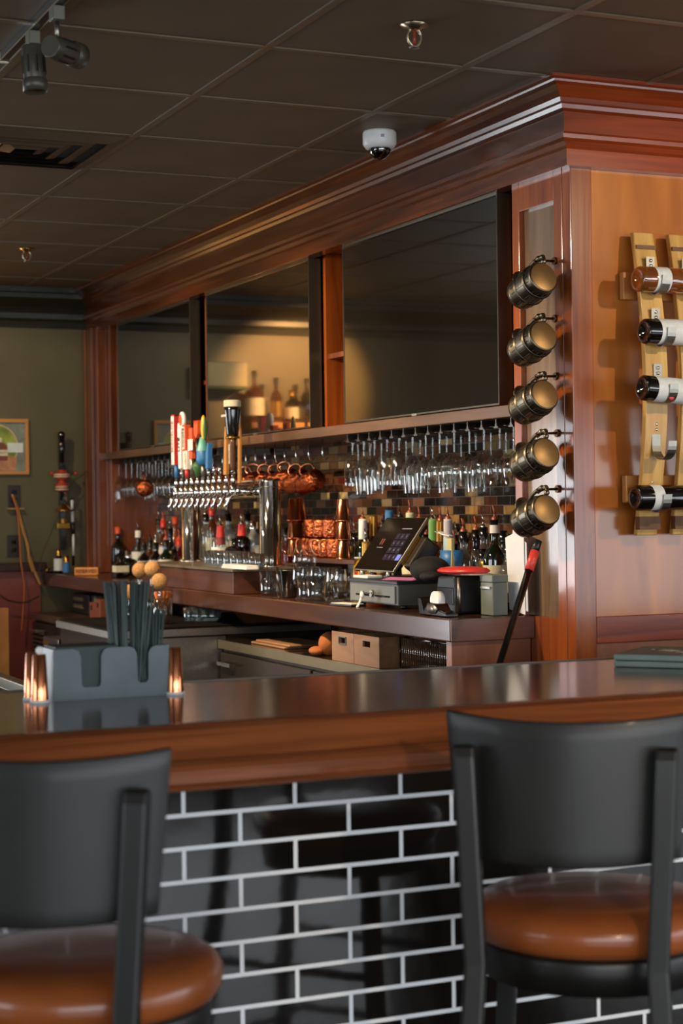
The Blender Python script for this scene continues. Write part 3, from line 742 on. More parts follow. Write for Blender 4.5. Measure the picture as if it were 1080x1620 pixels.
# ---------------------------------------------------------------- bottles, left group
LG = [  # px, y, h, r, glass, label, cap, pour, square, text
 (187, 2.86, .255, .040, 'dark', None, M_orange, None, False, 'dark frosted bottle with tall orange neck foil, leftmost on the counter'),
 (203, 2.80, .13, .052, 'dark', None, M_chrome, None, False, 'round dark flask with silver top beside the squat labelled bottle'),
 (191, 2.66, .105, .038, 'dark', M_cream, M_blackg, None, True, 'squat dark bottle with small cream label, front of far left group'),
 (219, 2.90, .235, .036, 'dark', M_wlab, M_wlab, P_chr, False, 'dark bottle with white neck wrap, left of the yellow labelled one'),
 (228, 2.74, .17, .034, 'dark', M_cream, M_blackg, P_blk, False, 'dark bottle with orange and cream label left of yellow label'),
 (238, 2.82, .19, .036, 'amber', M_yellow, M_blackg, P_blk, False, 'amber bottle with plain yellow label in the left group'),
 (247, 2.74, .185, .038, 'dark', M_wlab, M_blackg, P_chr, False, 'dark bottle with large white label beside the yellow label'),
 (252, 2.96, .30, .036, 'clear', M_cream, M_blackg, P_chr, False, 'tall clear bottle with chrome pourer behind the white labelled one'),
 (259, 2.98, .29, .036, 'amber', M_wlab, M_red, P_red, False, 'tall amber bottle with red cap behind the green one'),
 (263, 2.74, .20, .039, 'green', M_cream, M_blackg, P_red, False, 'green bottle with big cream label before the plinth'),
 (270, 2.94, .25, .036, 'green', M_cream, M_blackg, P_chr, False, 'green bottle with chrome pourer behind cream labelled green one'),
 (276, 2.80, .15, .036, 'amber', M_cream, M_blackg, P_blk, True, 'low amber bottle with cream side label left of the steel column'),
 (284, 2.86, .20, .036, 'red', pm('label_plum', '2c2230', .6), M_red, P_red, False, 'plum labelled bottle tucked beside the left steel column'),
 (278, 3.0, .31, .034, 'rose', M_orange, M_orange, None, False, 'tall bottle with orange wrap behind the left tap column'),
]
for px, y, h, r, gl, lb, cp, po, sq, tx in LG:
    p = at_y(px, y, ZC); bottle(tx, (p.x, y, ZC), h, r, gl, lb, cp, po, square=sq, labz=(.1, .52) if h > .12 else (.28, .60), neck=.30 if h > .12 else .25, nr=.013)

# bottles behind the tower (stand on the plinth)
ZP = 1.2430
MG = [
 (326, 2.86, .22, .034, 'clear', None, M_blackg, P_chr, 'clear bottle with chrome pourer directly right of left steel column'),
 (336, 2.94, .25, .032, 'amber', M_cream, M_red, P_red, 'amber bottle with red pourer behind the shot glasses'),
 (349, 2.82, .165, .042, 'clear', M_wlab, M_red, P_chr, 'clear bottle with bright red collar, left of two'),
 (362, 2.93, .22, .036, 'silver', M_wlab, M_blackg, P_blk, 'white labelled bottle between the two red collared ones'),
 (372, 2.80, .11, .048, 'dark', M_wlab, M_blackg, None, 'low dark round bottle behind the shot glasses'),
 (383, 2.84, .175, .042, 'dark', None, M_red, P_chr, 'dark based bottle with bright red collar, right of two'),
 (392, 2.95, .22, .036, 'clear', M_cream, M_blackg, P_blk, 'clear bottle with black pourer just behind the right red collar'),
 (401, 2.90, .19, .040, 'silver', M_wlab, M_chrome, None, 'frosted bottle with silver stopper left of the right steel column'),
]
for px, y, h, r, gl, lb, cp, po, tx in MG:
    p = at_y(px, y, ZP)
    t = bottle(tx, (p.x, y, ZP), h, r, gl, lb, cp, po, labz=(.1, .42))
    if cp is M_red and 'collar' in tx: MB().lathe([(.024, h*.48), (.019, h*.80), (.016, h)], 16).build('collar', M_red, t)

# shot glasses on the plinth
sg = thing('shot_glass', 'x', 'glass', (0, 0, 0), 0, 'shot glasses in a row on the plinth')
MB().lathe([(0, .001), (.018, .001), (.0185, .012), (0, .013)], 14).build('base', G_thick, sg)
MB().lathe([(.0185, .004), (.019, .02), (.023, .062), (.0215, .062), (.0175, .016), (0, .014)], 14).build('bowl', G_thick, sg)
first = True
row = [330, 341, 350, 360, 371, 381, 392, 401, 410]
for i, px in enumerate(row):
    p = at_y(px, 2.62, ZP); lb = 'clear shot glass in the front row on the plinth, %s from the left' % ORD[i]
    if first: sg.location = (p.x, 2.62, ZP); sg['label'] = lb; first = False
    else: dup(sg, (p.x, 2.62, ZP), lb)
row2 = [336, 346, 356, 366, 376, 386, 396]
for i, px in enumerate(row2):
    p = at_y(px, 2.69, ZP); dup(sg, (p.x, 2.69, ZP), 'clear shot glass in the back row on the plinth, %s from the left' % ORD[i], group='shot glasses in the back row')
p = at_y(379, 2.545, ZP)
t = thing('bar_towel', 'folded white cloth strip on the front edge of plinth', 'cloth', (p.x, 2.545, ZP-.0005))
MB().box((-.145, -.028, 0), (.145, .028, .010)).box((-.14, -.026, .0102), (.14, .027, .018)).build('folded_cloth', M_white, t, .003)
# shot glasses on the drain mat
k = 0
for r_ in range(2):
    for i in range(4 if r_ == 0 else 4):
        px = 298+i*13+r_*5
        p = on(px, 984-r_*5, 2, 1.0005)
        dup(sg, (p.x, p.y, 1.0005), 'clear shot glass on the black drain mat, %s in the %s row' % (ORD[i], ('front', 'back')[r_]), group='shot glasses on the drain mat'); k += 1

# ---------------------------------------------------------------- beer tower
TY = 2.72
xa = at_y(303, TY, 1.3).x; xb = at_y(428, TY, 1.3).x
tw = thing('beer_tower', 'polished steel double column beer tower with eleven taps', 'beer tower', (0, 0, 0))
for x, zt in ((xa, 1.545), (xb, 1.615)):
    MB().lathe([(0, ZP), (.062, ZP), (.062, ZP+.008), (.046, ZP+.014), (.046, zt-.012), (.044, zt), (0, zt+.001)], 32, 0, True, Matrix.Translation((x, TY, 0))).build('column', M_chrome, tw)
MB().lathe([(.0465, 1.578), (.0472, 1.580), (.0465, 1.582)], 32, 0, True, Matrix.Translation((xb, TY, 0))).build('column_seam', M_steeld, tw)
MB().cyl((xa-.10, TY, 1.565), (xb-.03, TY, 1.565), .030, 24).build('header_pipe', M_chrome, tw)
MB().cyl((xa-.10, TY, 1.607), (xb-.04, TY, 1.607), .006, 10).build('drip_rail', M_steeld, tw)
taps = [279.5, 288, 296, 304, 313, 321.6, 330.7, 339, 348, 358.6, 369]
YT = 2.60
TP = []
for px in taps:
    x = at_y(px, YT, 1.56).x; TP.append(x)
    f = MB(); f.cyl((x, TY-.02, 1.565), (x, YT+.01, 1.565), .014, 12); f.lathe([(0, -.018), (.016, -.018), (.017, .0), (.015, .02), (.010, .026), (.009, .04), (0, .04)], 12, 0, True, Matrix.Translation((x, YT, 1.566)))
    f.tube([(x, YT, 1.555), (x, YT-.022, 1.54), (x, YT-.034, 1.51), (x, YT-.036, 1.485)], [.012, .011, .009, .008], 10)
    fo = f.build('faucet', M_chrome, tw)
    MB().lathe([(.008, 0), (.011, .006), (.007, .016), (.0085, .026), (0, .03)], 10, 0, True, Matrix.Translation((x, YT, 1.606))).build('collar', M_chrome, fo)
def TH(i): return Vector((TP[i], YT, 1.637))
def face_words(parent, s, size, m, x, y, z, up=True, bold=.0004):
    T = frame((x, y, z), (0, 0, 1), (-1, 0, 0)) if up else frame((x, y, z), (1, 0, 0), (0, 0, 1))
    return text('lettering', s, size, m, parent, T, .0006, bold)
dark_ink = pm('black_ink', '15120f', .5)
def th(label, i): return thing('tap_handle', label, 'tap handle', TH(i), 0, 'beer tap handles')
t = th('tall square white and red tap handle on a blue foot, leftmost', 0)
MB().lathe([(0, 0), (.009, 0), (.011, .06), (0, .06)], 12).build('foot', M_blue, t, label='blue foot')
MB().box((-.024, -.016, .06), (.016, .016, .285)).build('body', M_white, t, .002)
MB().box((.016, -.016, .06), (.022, .017, .29)).box((-.024, -.014, .285), (.022, .016, .291)).build('red_side', M_red, t, label='red side and top')
face_words(t, 'MICHELOB', .030, pm('pink_ink', 'b04a4a', .5), -.004, -.0168, .19)
t = th('white tap handle with round orange badge on top and black letters', 1)
MB().lathe([(0, 0), (.008, 0), (.009, .04), (0, .04)], 12).build('ferrule', M_chrome, t)
MB().prism([(-.014, .04), (.014, .04), (.022, .22), (.018, .25), (-.016, .25), (-.022, .22)], -.012, .012, 1).build('body', M_white, t, .003)
MB().lathe([(0, -.010), (.026, -.008), (.028, 0), (.026, .008), (0, .010)], 24, 0, True, Matrix.Translation((.020, 0, .262)) @ Matrix.Rotation(PI/2, 4, 'X') @ Matrix.Diagonal((1, 1.4, 1, 1))).build('badge', M_white, t)
MB().lathe([(0, 0), (.018, 0), (.018, .002), (0, .002)], 20, 0, False, Matrix.Translation((.020, -.0105, .262)) @ Matrix.Rotation(PI/2, 4, 'X') @ Matrix.Diagonal((1, 1.4, 1, 1))).build('badge_disc', M_orange, t)
face_words(t, 'LITE', .036, dark_ink, .0, -.0128, .15, True, .001)
t = th('red framed tap handle with black letters and red script below', 2)
MB().lathe([(0, 0), (.008, 0), (.009, .035), (0, .035)], 12).build('ferrule', M_red, t)
MB().prism([(-.013, .035), (.030, .035), (.034, .12), (-.016, .12)], -.012, .012, 1).build('lower_body', M_wlab, t, .002)
MB().box((-.020, -.014, .118), (.020, .014, .238)).build('frame', M_orange, t, .002)
MB().box((-.012, -.0155, .128), (.012, -.0142, .228)).build('plaque', M_wlab, t)
face_words(t, 'COORS', .026, dark_ink, .0, -.0160, .178, True, .0008)
face_words(t, 'LIGHT', .024, M_orange, .020, -.0128, .078, True, .0008)
t = th('tap handle with white card clipped across it, red ends', 3)
MB().lathe([(0, 0), (.008, 0), (.009, .10), (0, .10)], 12).build('stem', M_steel, t)
MB().box((-.010, -.010, .08), (.026, .010, .22)).build('body', M_orange, t, .003)
MB().box((.0, -.018, .118), (.062, -.0165, .168)).build('card', M_wlab, t)
for k_ in range(5): MB().box((.010, -.0186, .128+k_*.007), (.052, -.0180, .1292+k_*.007)).build('card_line', pm('grey_ink', '7a7a78', .6), t)
t = th('green leafy tap handle low behind the white card', 4)
MB().lathe([(0, 0), (.008, 0), (.014, .02), (.026, .04), (.022, .055), (.008, .068), (0, .072)], 14).build('body', M_green, t, .0)
MB().lathe([(0, .07), (.007, .07), (.007, .17), (0, .17)], 12).build('stem', M_black, t)
MB().prism([(-.020, .19), (.004, .17), (.024, .19), (.028, .25), (.012, .23), (.004, .25), (-.006, .23), (-.022, .25)], -.008, .008, 1).build('crown', M_orange, t, label='jagged orange red crown')
t = th('fish shaped yellow and green tap handle above blue splash', 5)
MB().lathe([(0, 0), (.007, 0), (.009, .05), (0, .05)], 12).build('ferrule', M_steel, t)
MB().lathe([(0, .05), (.024, .05), (.030, .075), (.028, .115), (.018, .14), (0, .142)], 16).build('blue_base', M_blue, t, label='blue water splash base')
MB().lathe([(.0295, .112), (.022, .135), (.012, .17), (0, .18)], 14, 0, True, Matrix.Translation((.0, 0, 0))).build('teal_tail', M_teal, t, label='teal collar')
MB().sphere((.012, 0, .215), .055, 16, 10, 0, (.28, .22, 1)).build('fish_body', M_yellow, t, label='yellow fish body')
MB().sphere((.022, .004, .210), .055, 14, 10, 0, (.16, .2, .95)).build('fish_back', M_green, t, label='dark green fish back')
t = th('plain blue wedge tap handle right of the fish', 6)
MB().lathe([(0, 0), (.007, 0), (.008, .03), (0, .03)], 12).build('ferrule', M_chrome, t)
MB().prism([(-.014, .03), (.012, .03), (.024, .14), (.018, .145), (-.010, .10)], -.012, .012, 1).build('body', M_blue, t, .003)
for i, px in ((7, 339), (8, 348)):
    t = th('short bare chrome tap lever, %s of the two before the wooden paddle' % ('left', 'right')[i-7], i)
    MB().lathe([(0, 0), (.006, 0), (.007, .03), (.005, .038), (0, .04)], 12).build('lever', M_chrome, t)
t = th('tapering light wood paddle tap handle left of the pint glass one', 9)
MB().prism([(-.022, .0), (.014, .0), (.022, .16), (.018, .205), (.004, .205), (-.002, .17)], -.008, .008, 1, 0, Matrix.Rotation(math.radians(0), 4, 'Y')).build('paddle', pm('paddle_wood', 'b07a34', .5, noise=.12, nscale=20), t, .002)
t = th('tap handle topped with a dark pint of stout with cream foam', 10)
MB().lathe([(0, 0), (.010, 0), (.010, .035), (.012, .04), (.014, .135), (.018, .150), (0, .150)], 16).build('stem', pm('brown_stem', '6a4a32', .25, .3), t)
MB().lathe([(0, .150), (.030, .150), (.030, .160), (0, .160)], 20).build('gold_ring', M_brass, t)
MB().lathe([(0, .160), (.024, .160), (.026, .17), (.031, .22), (.036, .27), (.0355, .292), (0, .292)], 24).build('pint', M_blackg, t)
MB().lathe([(.0362, .285), (.037, .292), (.037, .308), (.034, .313), (0, .314)], 24).build('foam', M_cream, t)
text('lettering', 'GUINNESS', .0135, M_white, t, frame((-.006, -.0366, .247), (1, 0.0, 0), (0, 0, 1)), .0005, .0004)
face_words(t, 'GUINNESS', .018, M_white, -.004, -.0148, .085)
MB().lathe([(0, 0), (.011, 0), (.009, .03), (0, .03)], 12).build('ferrule', M_chrome, t)
p = at_y(379, 2.66, 1.6)
t = thing('wooden_paddle', 'slim upright light wood paddle just behind the stout tap handle', 'paddle', (p.x, 2.66, 1.600))
MB().prism([(-.010, 0), (.010, 0), (.018, .16), (.014, .285), (.006, .29), (-.004, .16)], -.006, .006, 1).build('blade', pm('paddle_wood', 'b07a34', .5), t, .002)

# ---------------------------------------------------------------- copper mugs hanging on hooks
def mug_parts(t, m, L=.085, r=.041):
    pr = [(0, 0), (r*.86, 0), (r*.97, .008), (r*1.05, L*.45), (r*.96, L*.9), (r*.98, L), (r*.93, L), (r*.90, L*.9), (r*.98, L*.45), (r*.9, .01), (0, .006)]
    MB().lathe(pr, 24).build('cup', m, t)
    h = [(r*.95, 0, L*.85), (r*1.35, 0, L*.97), (r*1.75, 0, L*.85), (r*1.85, 0, L*.55), (r*1.6, 0, L*.25), (r*1.05, 0, L*.12)]
    MB().tube(smooth(h, 4), .0038, 8).build('handle', M_copps if m is M_copper else m, t)
# local: axis z, handle +x ; hang with handle up (z), axis toward +x tilted
def hang_rot(tilt, ya=0):
    zax = Vector((math.cos(tilt)*math.cos(ya), math.cos(tilt)*math.sin(ya), math.sin(tilt))); xax = Vector((0, 0, 1)); xax = (xax-zax*xax.dot(zax)).normalized(); yax = zax.cross(xax)
    return Matrix(((xax.x, yax.x, zax.x), (xax.y, yax.y, zax.y), (xax.z, yax.z, zax.z))).to_euler()
def hang_rot2(tilt, ya):
    zax = -Vector((math.cos(tilt)*math.cos(ya), math.cos(tilt)*math.sin(ya), math.sin(tilt))); xax = Vector((0, 0, 1)); xax = (xax-zax*xax.dot(zax)).normalized(); yax = zax.cross(xax)
    return Matrix(((xax.x, yax.x, zax.x), (xax.y, yax.y, zax.y), (xax.z, yax.z, zax.z))).to_euler()
hooks = [352, 368, 389, 404, 419, 435, 450, 468, 488]
cmug = None
for i, px in enumerate(hooks):
    YH = 2.90
    p = at_y(px, YH, 1.70); r = hang_rot2(math.radians(8+7*(i > 6)), math.radians(18+random.uniform(-6, 6)))
    lb = 'hammered copper mug hanging by its handle from ledge, %s from the left' % ORD[i]
    loc = (p.x+.055, YH+.02, 1.622-.004*(i % 3))
    if cmug is None:
        cmug = thing('copper_mug', lb, 'mug', loc, 0, 'copper mugs hanging under the ledge', rot=r); mug_parts(cmug, M_copper, .115, .044)
    else: dup(cmug, loc, lb, rot=r)
    hk = MB().tube([(p.x, YH, 1.776), (p.x, YH, 1.715), (p.x, YH+.006, 1.695), (p.x, YH+.018, 1.69), (p.x, YH+.024, 1.70)], .0028, 8)
    tag(hk.build('mug_hook', M_chrome), 'small chrome hook under ledge holding copper mug, %s from the left' % ORD[i], 'hook', 'hooks for the copper mugs')
p = at_y(510, 2.90, 1.70)
tag(MB().tube([(p.x, 2.90, 1.776), (p.x, 2.90, 1.715), (p.x, 2.906, 1.695), (p.x, 2.918, 1.69), (p.x, 2.924, 1.70)], .0028, 8).build('mug_hook', M_chrome), 'empty chrome hook right of the last hanging copper mug', 'hook', 'hooks for the copper mugs')

# ---------------------------------------------------------------- hanging stemware
def glass_kind(kind, t):
    # built upside down, foot at z=0 (top), bowl below
    if kind == 'wine':
        stem, bowl, R = .085, .105, .041
        pr = [(.0035, -.006), (.0035, -stem), (.012, -stem-.008), (R*.75, -stem-.022), (R, -stem-.05), (R*.97, -stem-.075), (R*.80, -stem-bowl)]
    elif kind == 'big':
        stem, bowl, R = .075, .125, .050
        pr = [(.004, -.006), (.004, -stem), (.014, -stem-.008), (R*.8, -stem-.03), (R, -stem-.06), (R*.95, -stem-.09), (R*.72, -stem-bowl)]
    elif kind == 'tulip':
        stem, bowl, R = .065, .15, .040
        pr = [(.0045, -.006), (.0045, -stem), (.010, -stem-.006), (R*.9, -stem-.045), (R, -stem-.06), (R*.86, -stem-bowl)]
    else:  # cylinder
        stem, bowl, R = .055, .125, .034
        pr = [(.006, -.006), (.006, -stem), (R*.6, -stem-.006), (R, -stem-.022), (R, -stem-bowl)]
    MB().lathe([(0, 0), (.036, 0), (.036, -.0018), (.008, -.005), pr[0]], 22).build('foot', G_thick, t)
    MB().lathe(pr, 22).build('bowl', G_clear, t)
    MB().lathe([(.0028, -.004), (.0028, -(pr[1][1]*-1))], 8).build('stem_core', G_thick, t)
KG = {}
def hang(kind, px, y, label, group, z=1.7545):
    p = at_y(px, y, z)
    if kind not in KG:
        t = thing('stemmed_glass', label, 'glass', (p.x, y, z), 0, group); glass_kind(kind, t); KG[kind] = t
    else: t = dup(KG[kind], (p.x, y, z), label, group=group)
    return t
names = {'cyl': 'straight sided', 'tulip': 'tapered tulip', 'wine': 'small wine', 'big': 'round wine'}
frow = [(557, 'cyl'), (575, 'tulip'), (592, 'tulip'), (612, 'cyl'), (631, 'cyl'), (652, 'tulip'), (673, 'wine'), (695, 'big'), (718, 'big'), (742, 'wine'), (765, 'big'), (790, 'big'), (812, 'wine')]
for i, (px, k) in enumerate(frow): hang(k, px, 2.87, '%s glass hanging upside down, front row right of mugs, %s from left' % (names[k], ORD[i]), 'stemware hanging in the front row')
brow = [(566, 'wine'), (585, 'cyl'), (603, 'wine'), (622, 'cyl'), (642, 'wine'), (664, 'tulip'), (684, 'wine'), (706, 'tulip'), (729, 'wine'), (752, 'tulip'), (776, 'wine'), (800, 'wine')]
for i, (px, k) in enumerate(brow): hang(k, px, 3.00, '%s glass hanging in the back row right of the mugs, %s from left' % (names[k], ORD[i]), 'stemware hanging in the back row')
lrow = [(188, 'tulip'), (199, 'wine'), (208, 'wine'), (217, 'wine'), (226, 'wine'), (236, 'tulip'), (246, 'wine'), (256, 'wine'), (266, 'wine'), (276, 'wine')]
for i, (px, k) in enumerate(lrow): hang(k, px, 2.88, '%s glass hanging under the far screen, front row, %s from left' % (names[k], ORD[i]), 'stemware hanging under the far screen')
for i, px in enumerate((204, 213, 222, 231, 241, 251, 262, 272)): hang('wine', px, 3.00, 'small wine glass hanging under the far screen, back row, %s from left' % ORD[i], 'stemware hanging under the far screen')
for i, px in enumerate((318, 327, 336)): hang('wine', px, 2.95, 'small wine glass hanging behind the tap handles, %s from left' % ORD[i], 'stemware behind the tap handles')
p = at_y(243, 2.86, 1.72)
t = dup(cmug, (p.x+.04, 2.80, 1.60), 'single copper mug hanging among the wine glasses under far screen', rot=hang_rot2(math.radians(-8), math.radians(-10)), group='copper mug under the far screen')

# ---------------------------------------------------------------- riser with copper mugs and shakers
xr0 = at_y(466, 2.80, 1.29).x; xr1 = at_y(560, 2.80, 1.29).x
t = thing('glass_riser', 'low reddish wood riser shelf behind stem glasses, carrying copper mugs', 'shelf', ((xr0+xr1)/2, 2.80, ZC))
hw = (xr1-xr0)/2
MB().box((-hw, 0, .128), (hw, .28, .146)).build('shelf_board', W_block, t, .002)
for sx in (-1, 1): MB().box((sx*hw-.008 if sx > 0 else -hw-.0, 0.01, 0), (sx*hw if sx > 0 else -hw+.008, .27, .128)).build('side', W_block, t)
ZR = ZC+.1462
up = None
def stand_mug(px, y, z, label, yaw_=0, g='copper mugs stacked on the riser'):
    global up
    p = at_y(px, y, z)
    if up is None:
        up = thing('copper_mug', label, 'mug', (p.x, y, z), yaw_, g); mug_parts(up, M_copper, .078, .038)
    else: dup(up, (p.x, y, z), label, rz=yaw_, group=g)
for i, px in enumerate((487, 502, 517, 532)): stand_mug(px, 2.86, ZR, 'hammered copper mug standing on riser, lower tier, %s from left' % ORD[i], math.radians(200+10*i))
for i, px in enumerate((480, 496, 512, 527)): stand_mug(px, 2.97, ZR, 'hammered copper mug standing on riser, back of lower tier, %s from left' % ORD[i], math.radians(150+10*i))
for i, px in enumerate((494, 509, 525)): stand_mug(px, 2.88, ZR+.0785, 'hammered copper mug stacked on the upper tier, %s from left' % ORD[i], math.radians(130+20*i))
def cups(px, y, z, n, label, r=.042, h=.09, m=M_copps, step=.075):
    for k_ in range(n):
        p = at_y(px, y, z)
        t = thing('shaker_cup', label % ('bottom', 'middle', 'top')[k_ if n == 3 else k_*2], 'cup', (p.x, y, z+.0005+k_*step), 0, 'upturned copper cups')
        MB().lathe([(r, 0), (r*1.04, .001), (r*1.04, .004), (r, .005), (r*.72, h), (r*.68, h+.003), (0, h+.003)], 24).build('cup_body', m, t)
cups(470, 2.86, ZR, 3, 'upturned copper shaker cup left of the copper mugs, %s of its stack', .044, .095)
cups(543, 2.82, ZR, 3, 'narrow upturned copper jigger right of the copper mugs, %s of its stack', .030, .085)
# dark red bottle behind the glasses
p = at_y(455, 3.0, ZC); bottle('dark red bottle standing between right steel column and shakers', (p.x, 3.0, ZC), .26, .038, 'red', None, M_blackg, None)

# glasses on the counter in front of the riser
def cut_glass(label, px, y, kind='rocks', z=ZC):
    p = at_y(px, y, z); t = thing('drinking_glass', label, 'glass', (p.x, y, z), 0, 'glasses standing on the counter')
    if kind == 'rocks':
        MB().lathe([(0, .001), (.032, .001), (.034, .02), (.038, .095), (.036, .095), (.031, .02), (0, .016)], 22).build('tumbler_body', G_thick, t)
    elif kind == 'crystal':
        b = MB(); b.lathe([(0, .001), (.038, .001), (.040, .01), (.042, .11), (.039, .11), (.036, .014), (0, .012)], 16, 0, False); b.build('tumbler_body', glass('cut_crystal', 'dfe4e2', .42, .08), t)
    elif kind == 'goblet':
        MB().lathe([(0, .001), (.030, .001), (.030, .003), (.006, .008), (.006, .030), (.012, .036)], 20).build('foot', G_thick, t)
        MB().lathe([(.012, .036), (.034, .05), (.040, .078), (.038, .105), (.035, .120)], 22).build('bowl', G_thick, t)
    elif kind == 'snifter':
        MB().lathe([(0, .001), (.034, .001), (.034, .003), (.005, .008), (.005, .08), (.012, .086)], 20).build('foot', G_thick, t)
        MB().lathe([(.012, .086), (.040, .105), (.050, .14), (.044, .175), (.034, .20)], 22).build('bowl', G_clear, t)
    return t
cut_glass('large clear snifter standing left of the copper mugs', 482, 2.70, 'snifter')
cut_glass('cut crystal mixing glass right of the tall steel column', 462, 2.80, 'crystal', ZC+.0)
for i, (px, y) in enumerate(((478, 2.62), (492, 2.70), (506, 2.64), (519, 2.72), (532, 2.64), (546, 2.70))):
    cut_glass('short stemmed clear goblet on the counter before the riser, %s from left' % ORD[i], px, y, 'goblet')
for i, (px, y) in enumerate(((486, 2.58), (500, 2.59))): cut_glass('clear rocks tumbler before the goblets, %s of two' % ('left', 'right')[i], px, y, 'rocks')
for i, (px, y) in enumerate(((512, 2.79), (540, 2.78))): cut_glass('clear tumbler beneath the riser shelf, %s of two' % ('left', 'right')[i], px, y, 'rocks')
# glass with spoons and dark tin with tongs
p = at_y(425, 2.60, ZC); t = cut_glass('faceted clear glass holding two spoons before the steel column', 425, 2.60, 'rocks')
tl = t.location.copy()
for i, (dx, dy) in enumerate(((-.012, 0), (.014, .006))):
    s = thing('bar_spoon', 'clear plastic spoon standing in the faceted glass, %s of two' % ('left', 'right')[i], 'spoon', (tl.x+dx*.3, tl.y+dy, tl.z+.018))
    MB().tube([(0, 0, 0), (dx*.6, 0, .06), (dx*1.2, 0, .10)], .003, 8).build('shaft', G_thick, s)
    MB().sphere((dx*1.35, 0, .122), .022, 16, 10, 0, (.8, .35, 1)).build('spoon_bowl', G_thick, s)
p = at_y(457, 2.60, ZC); t = thing('mixing_tin', 'dark metal mixing tin right of the spoon glass', 'tin', (p.x, 2.60, ZC))
MB().lathe([(0, .001), (.028, .001), (.030, .006), (.040, .105), (.0415, .107), (.0415, .110), (.039, .110), (.029, .01), (0, .006)], 28).build('tin_body', pm('tin_dark', '6e6a66', .22, 1), t)
s = thing('ice_tongs', 'thin steel tongs leaning against the dark mixing tin', 'tongs', (p.x-.06, 2.575, ZC))
MB().strip([(0, 0, .12), (.03, -.01, .06), (.055, -.018, .0025)], (0, 1, 0), .008, .002).build('arm', M_chrome, s)
MB().strip([(0, 0, .12), (.035, .0, .06), (.062, -.004, .0025)], (0, 1, 0), .008, .002).build('arm', M_chrome, s)

# ---------------------------------------------------------------- bottles right of the riser, around the register
RG = [  # px, y, h, r, glass, label, cap, pourer, square, z, text
 (575, 2.96, .30, .036, 'green', M_wlab, M_white, P_cop, 0, 'green bottle with white topped neck behind the yellow labelled bottle'),
 (580, 2.84, .215, .043, 'yellow', M_yellow, M_gold, P_chr, 1, 'square bottle with yellow label reading MO beside copper jiggers'),
 (592, 3.02, .315, .034, 'amber', M_gold, M_gold, None, 0, 'bottle with tall gold foil neck behind the register screen'),
 (590, 2.74, .14, .050, 'rose', None, M_blackg, P_cop, 0, 'round pink amber bottle with copper pourer left of screen'),
 (606, 2.96, .27, .036, 'dark', M_cream, M_blackg, P_blk, 0, 'dark bottle between gold foil neck and blue neck'),
 (617, 3.00, .335, .034, 'blue', M_wlab, M_blue, None, 0, 'frosted bottle with blue neck rising behind the screen'),
 (634, 2.98, .31, .034, 'clear', M_wlab, M_blackg, P_blk, 0, 'clear bottle with black pourer behind the middle of screen'),
 (650, 2.99, .325, .036, 'green', M_cream, pm('cap_pale_green', 'b4bf9a', .5), P_cop, 0, 'bottle with pale green neck above the screen corner'),
 (665, 2.98, .30, .034, 'clear', M_cream, M_blackg, P_cop, 0, 'clear bottle with copper pourer right of the pale green neck'),
 (686, 3.00, .30, .035, 'green', M_cream, pm('cap_green', '5f9a52', .5), P_chr, 0, 'bottle with bright green neck right of the screen'),
 (698, 3.02, .295, .034, 'amber', M_cream, M_gold, P_cop, 0, 'amber bottle with orange gold neck beside the bright green neck'),
 (710, 3.00, .30, .034, 'clear', M_wlab, pm('cap_lilac', 'b4b2c2', .4), P_cop, 0, 'clear bottle with lilac silver neck behind the cards'),
 (720, 2.86, .215, .036, 'clear', M_cream, M_blackg, P_cop, 0, 'clear bottle with copper pourer right of the blue holder'),
 (734, 3.00, .255, .036, 'clear', M_cream, M_blackg, P_cop, 0, 'clear bottle with copper pourer behind the round decanter'),
 (753, 2.95, .19, .045, 'clear', M_wlab, M_chrome, None, 0, 'textured clear bottle right behind the round decanter'),
 (764, 2.88, .20, .036, 'clear', M_wlab, M_blackg, None, 1, 'clear bottle with white label left of the big green bottle'),
 (784, 2.88, .30, .042, 'green', M_cream, M_blackg, P_cop, 0, 'big dark green bottle with white neck ring beside the papers'),
 (797, 3.00, .26, .036, 'green', M_wlab, M_blackg, None, 0, 'green bottle mostly hidden by the hanging papers'),
 (804, 2.90, .22, .036, 'clear', M_cream, M_blackg, None, 0, 'clear bottle behind the hanging papers'),
]
for px, y, h, r, gl, lb, cp, po, sq, tx in RG:
    p = at_y(px, y, ZC)
    t = bottle(tx, (p.x, y, ZC), h, r, gl, lb, cp, po, square=bool(sq), labz=(.12, .5))
    if cp not in (M_blackg, M_chrome): MB().lathe([(.0175, h*.74), (.0165, h*.99)], 16).build('neck_band', cp, t)
    if 'white neck ring' in tx: MB().lathe([(.0175, h*.86), (.0175, h*.95)], 16).build('neck_band', M_wlab, t)
    if 'MO' in tx: text('lettering', 'MO', .036, M_red, t, frame((0, -.0405, h*.45), (1, 0, 0), (0, 0, 1)), .0005, .001)
FB = [(566, 'clear', M_wlab, P_chr), (584, 'dark', M_cream, P_cop), (600, 'clear', M_cream, P_blk), (612, 'amber', M_wlab, P_cop), (628, 'dark', M_gold, P_chr), (641, 'clear', M_wlab, P_cop),
      (657, 'amber', M_cream, P_blk), (673, 'clear', M_wlab, P_chr), (681, 'dark', M_cream, P_cop), (692, 'clear', M_wlab, P_blk), (704, 'amber', M_gold, P_cop), (716, 'clear', M_cream, P_cop), (727, 'dark', M_wlab, P_chr), (741, 'clear', M_wlab, P_cop), (759, 'dark', M_cream, P_cop), (771, 'clear', M_wlab, P_chr)]
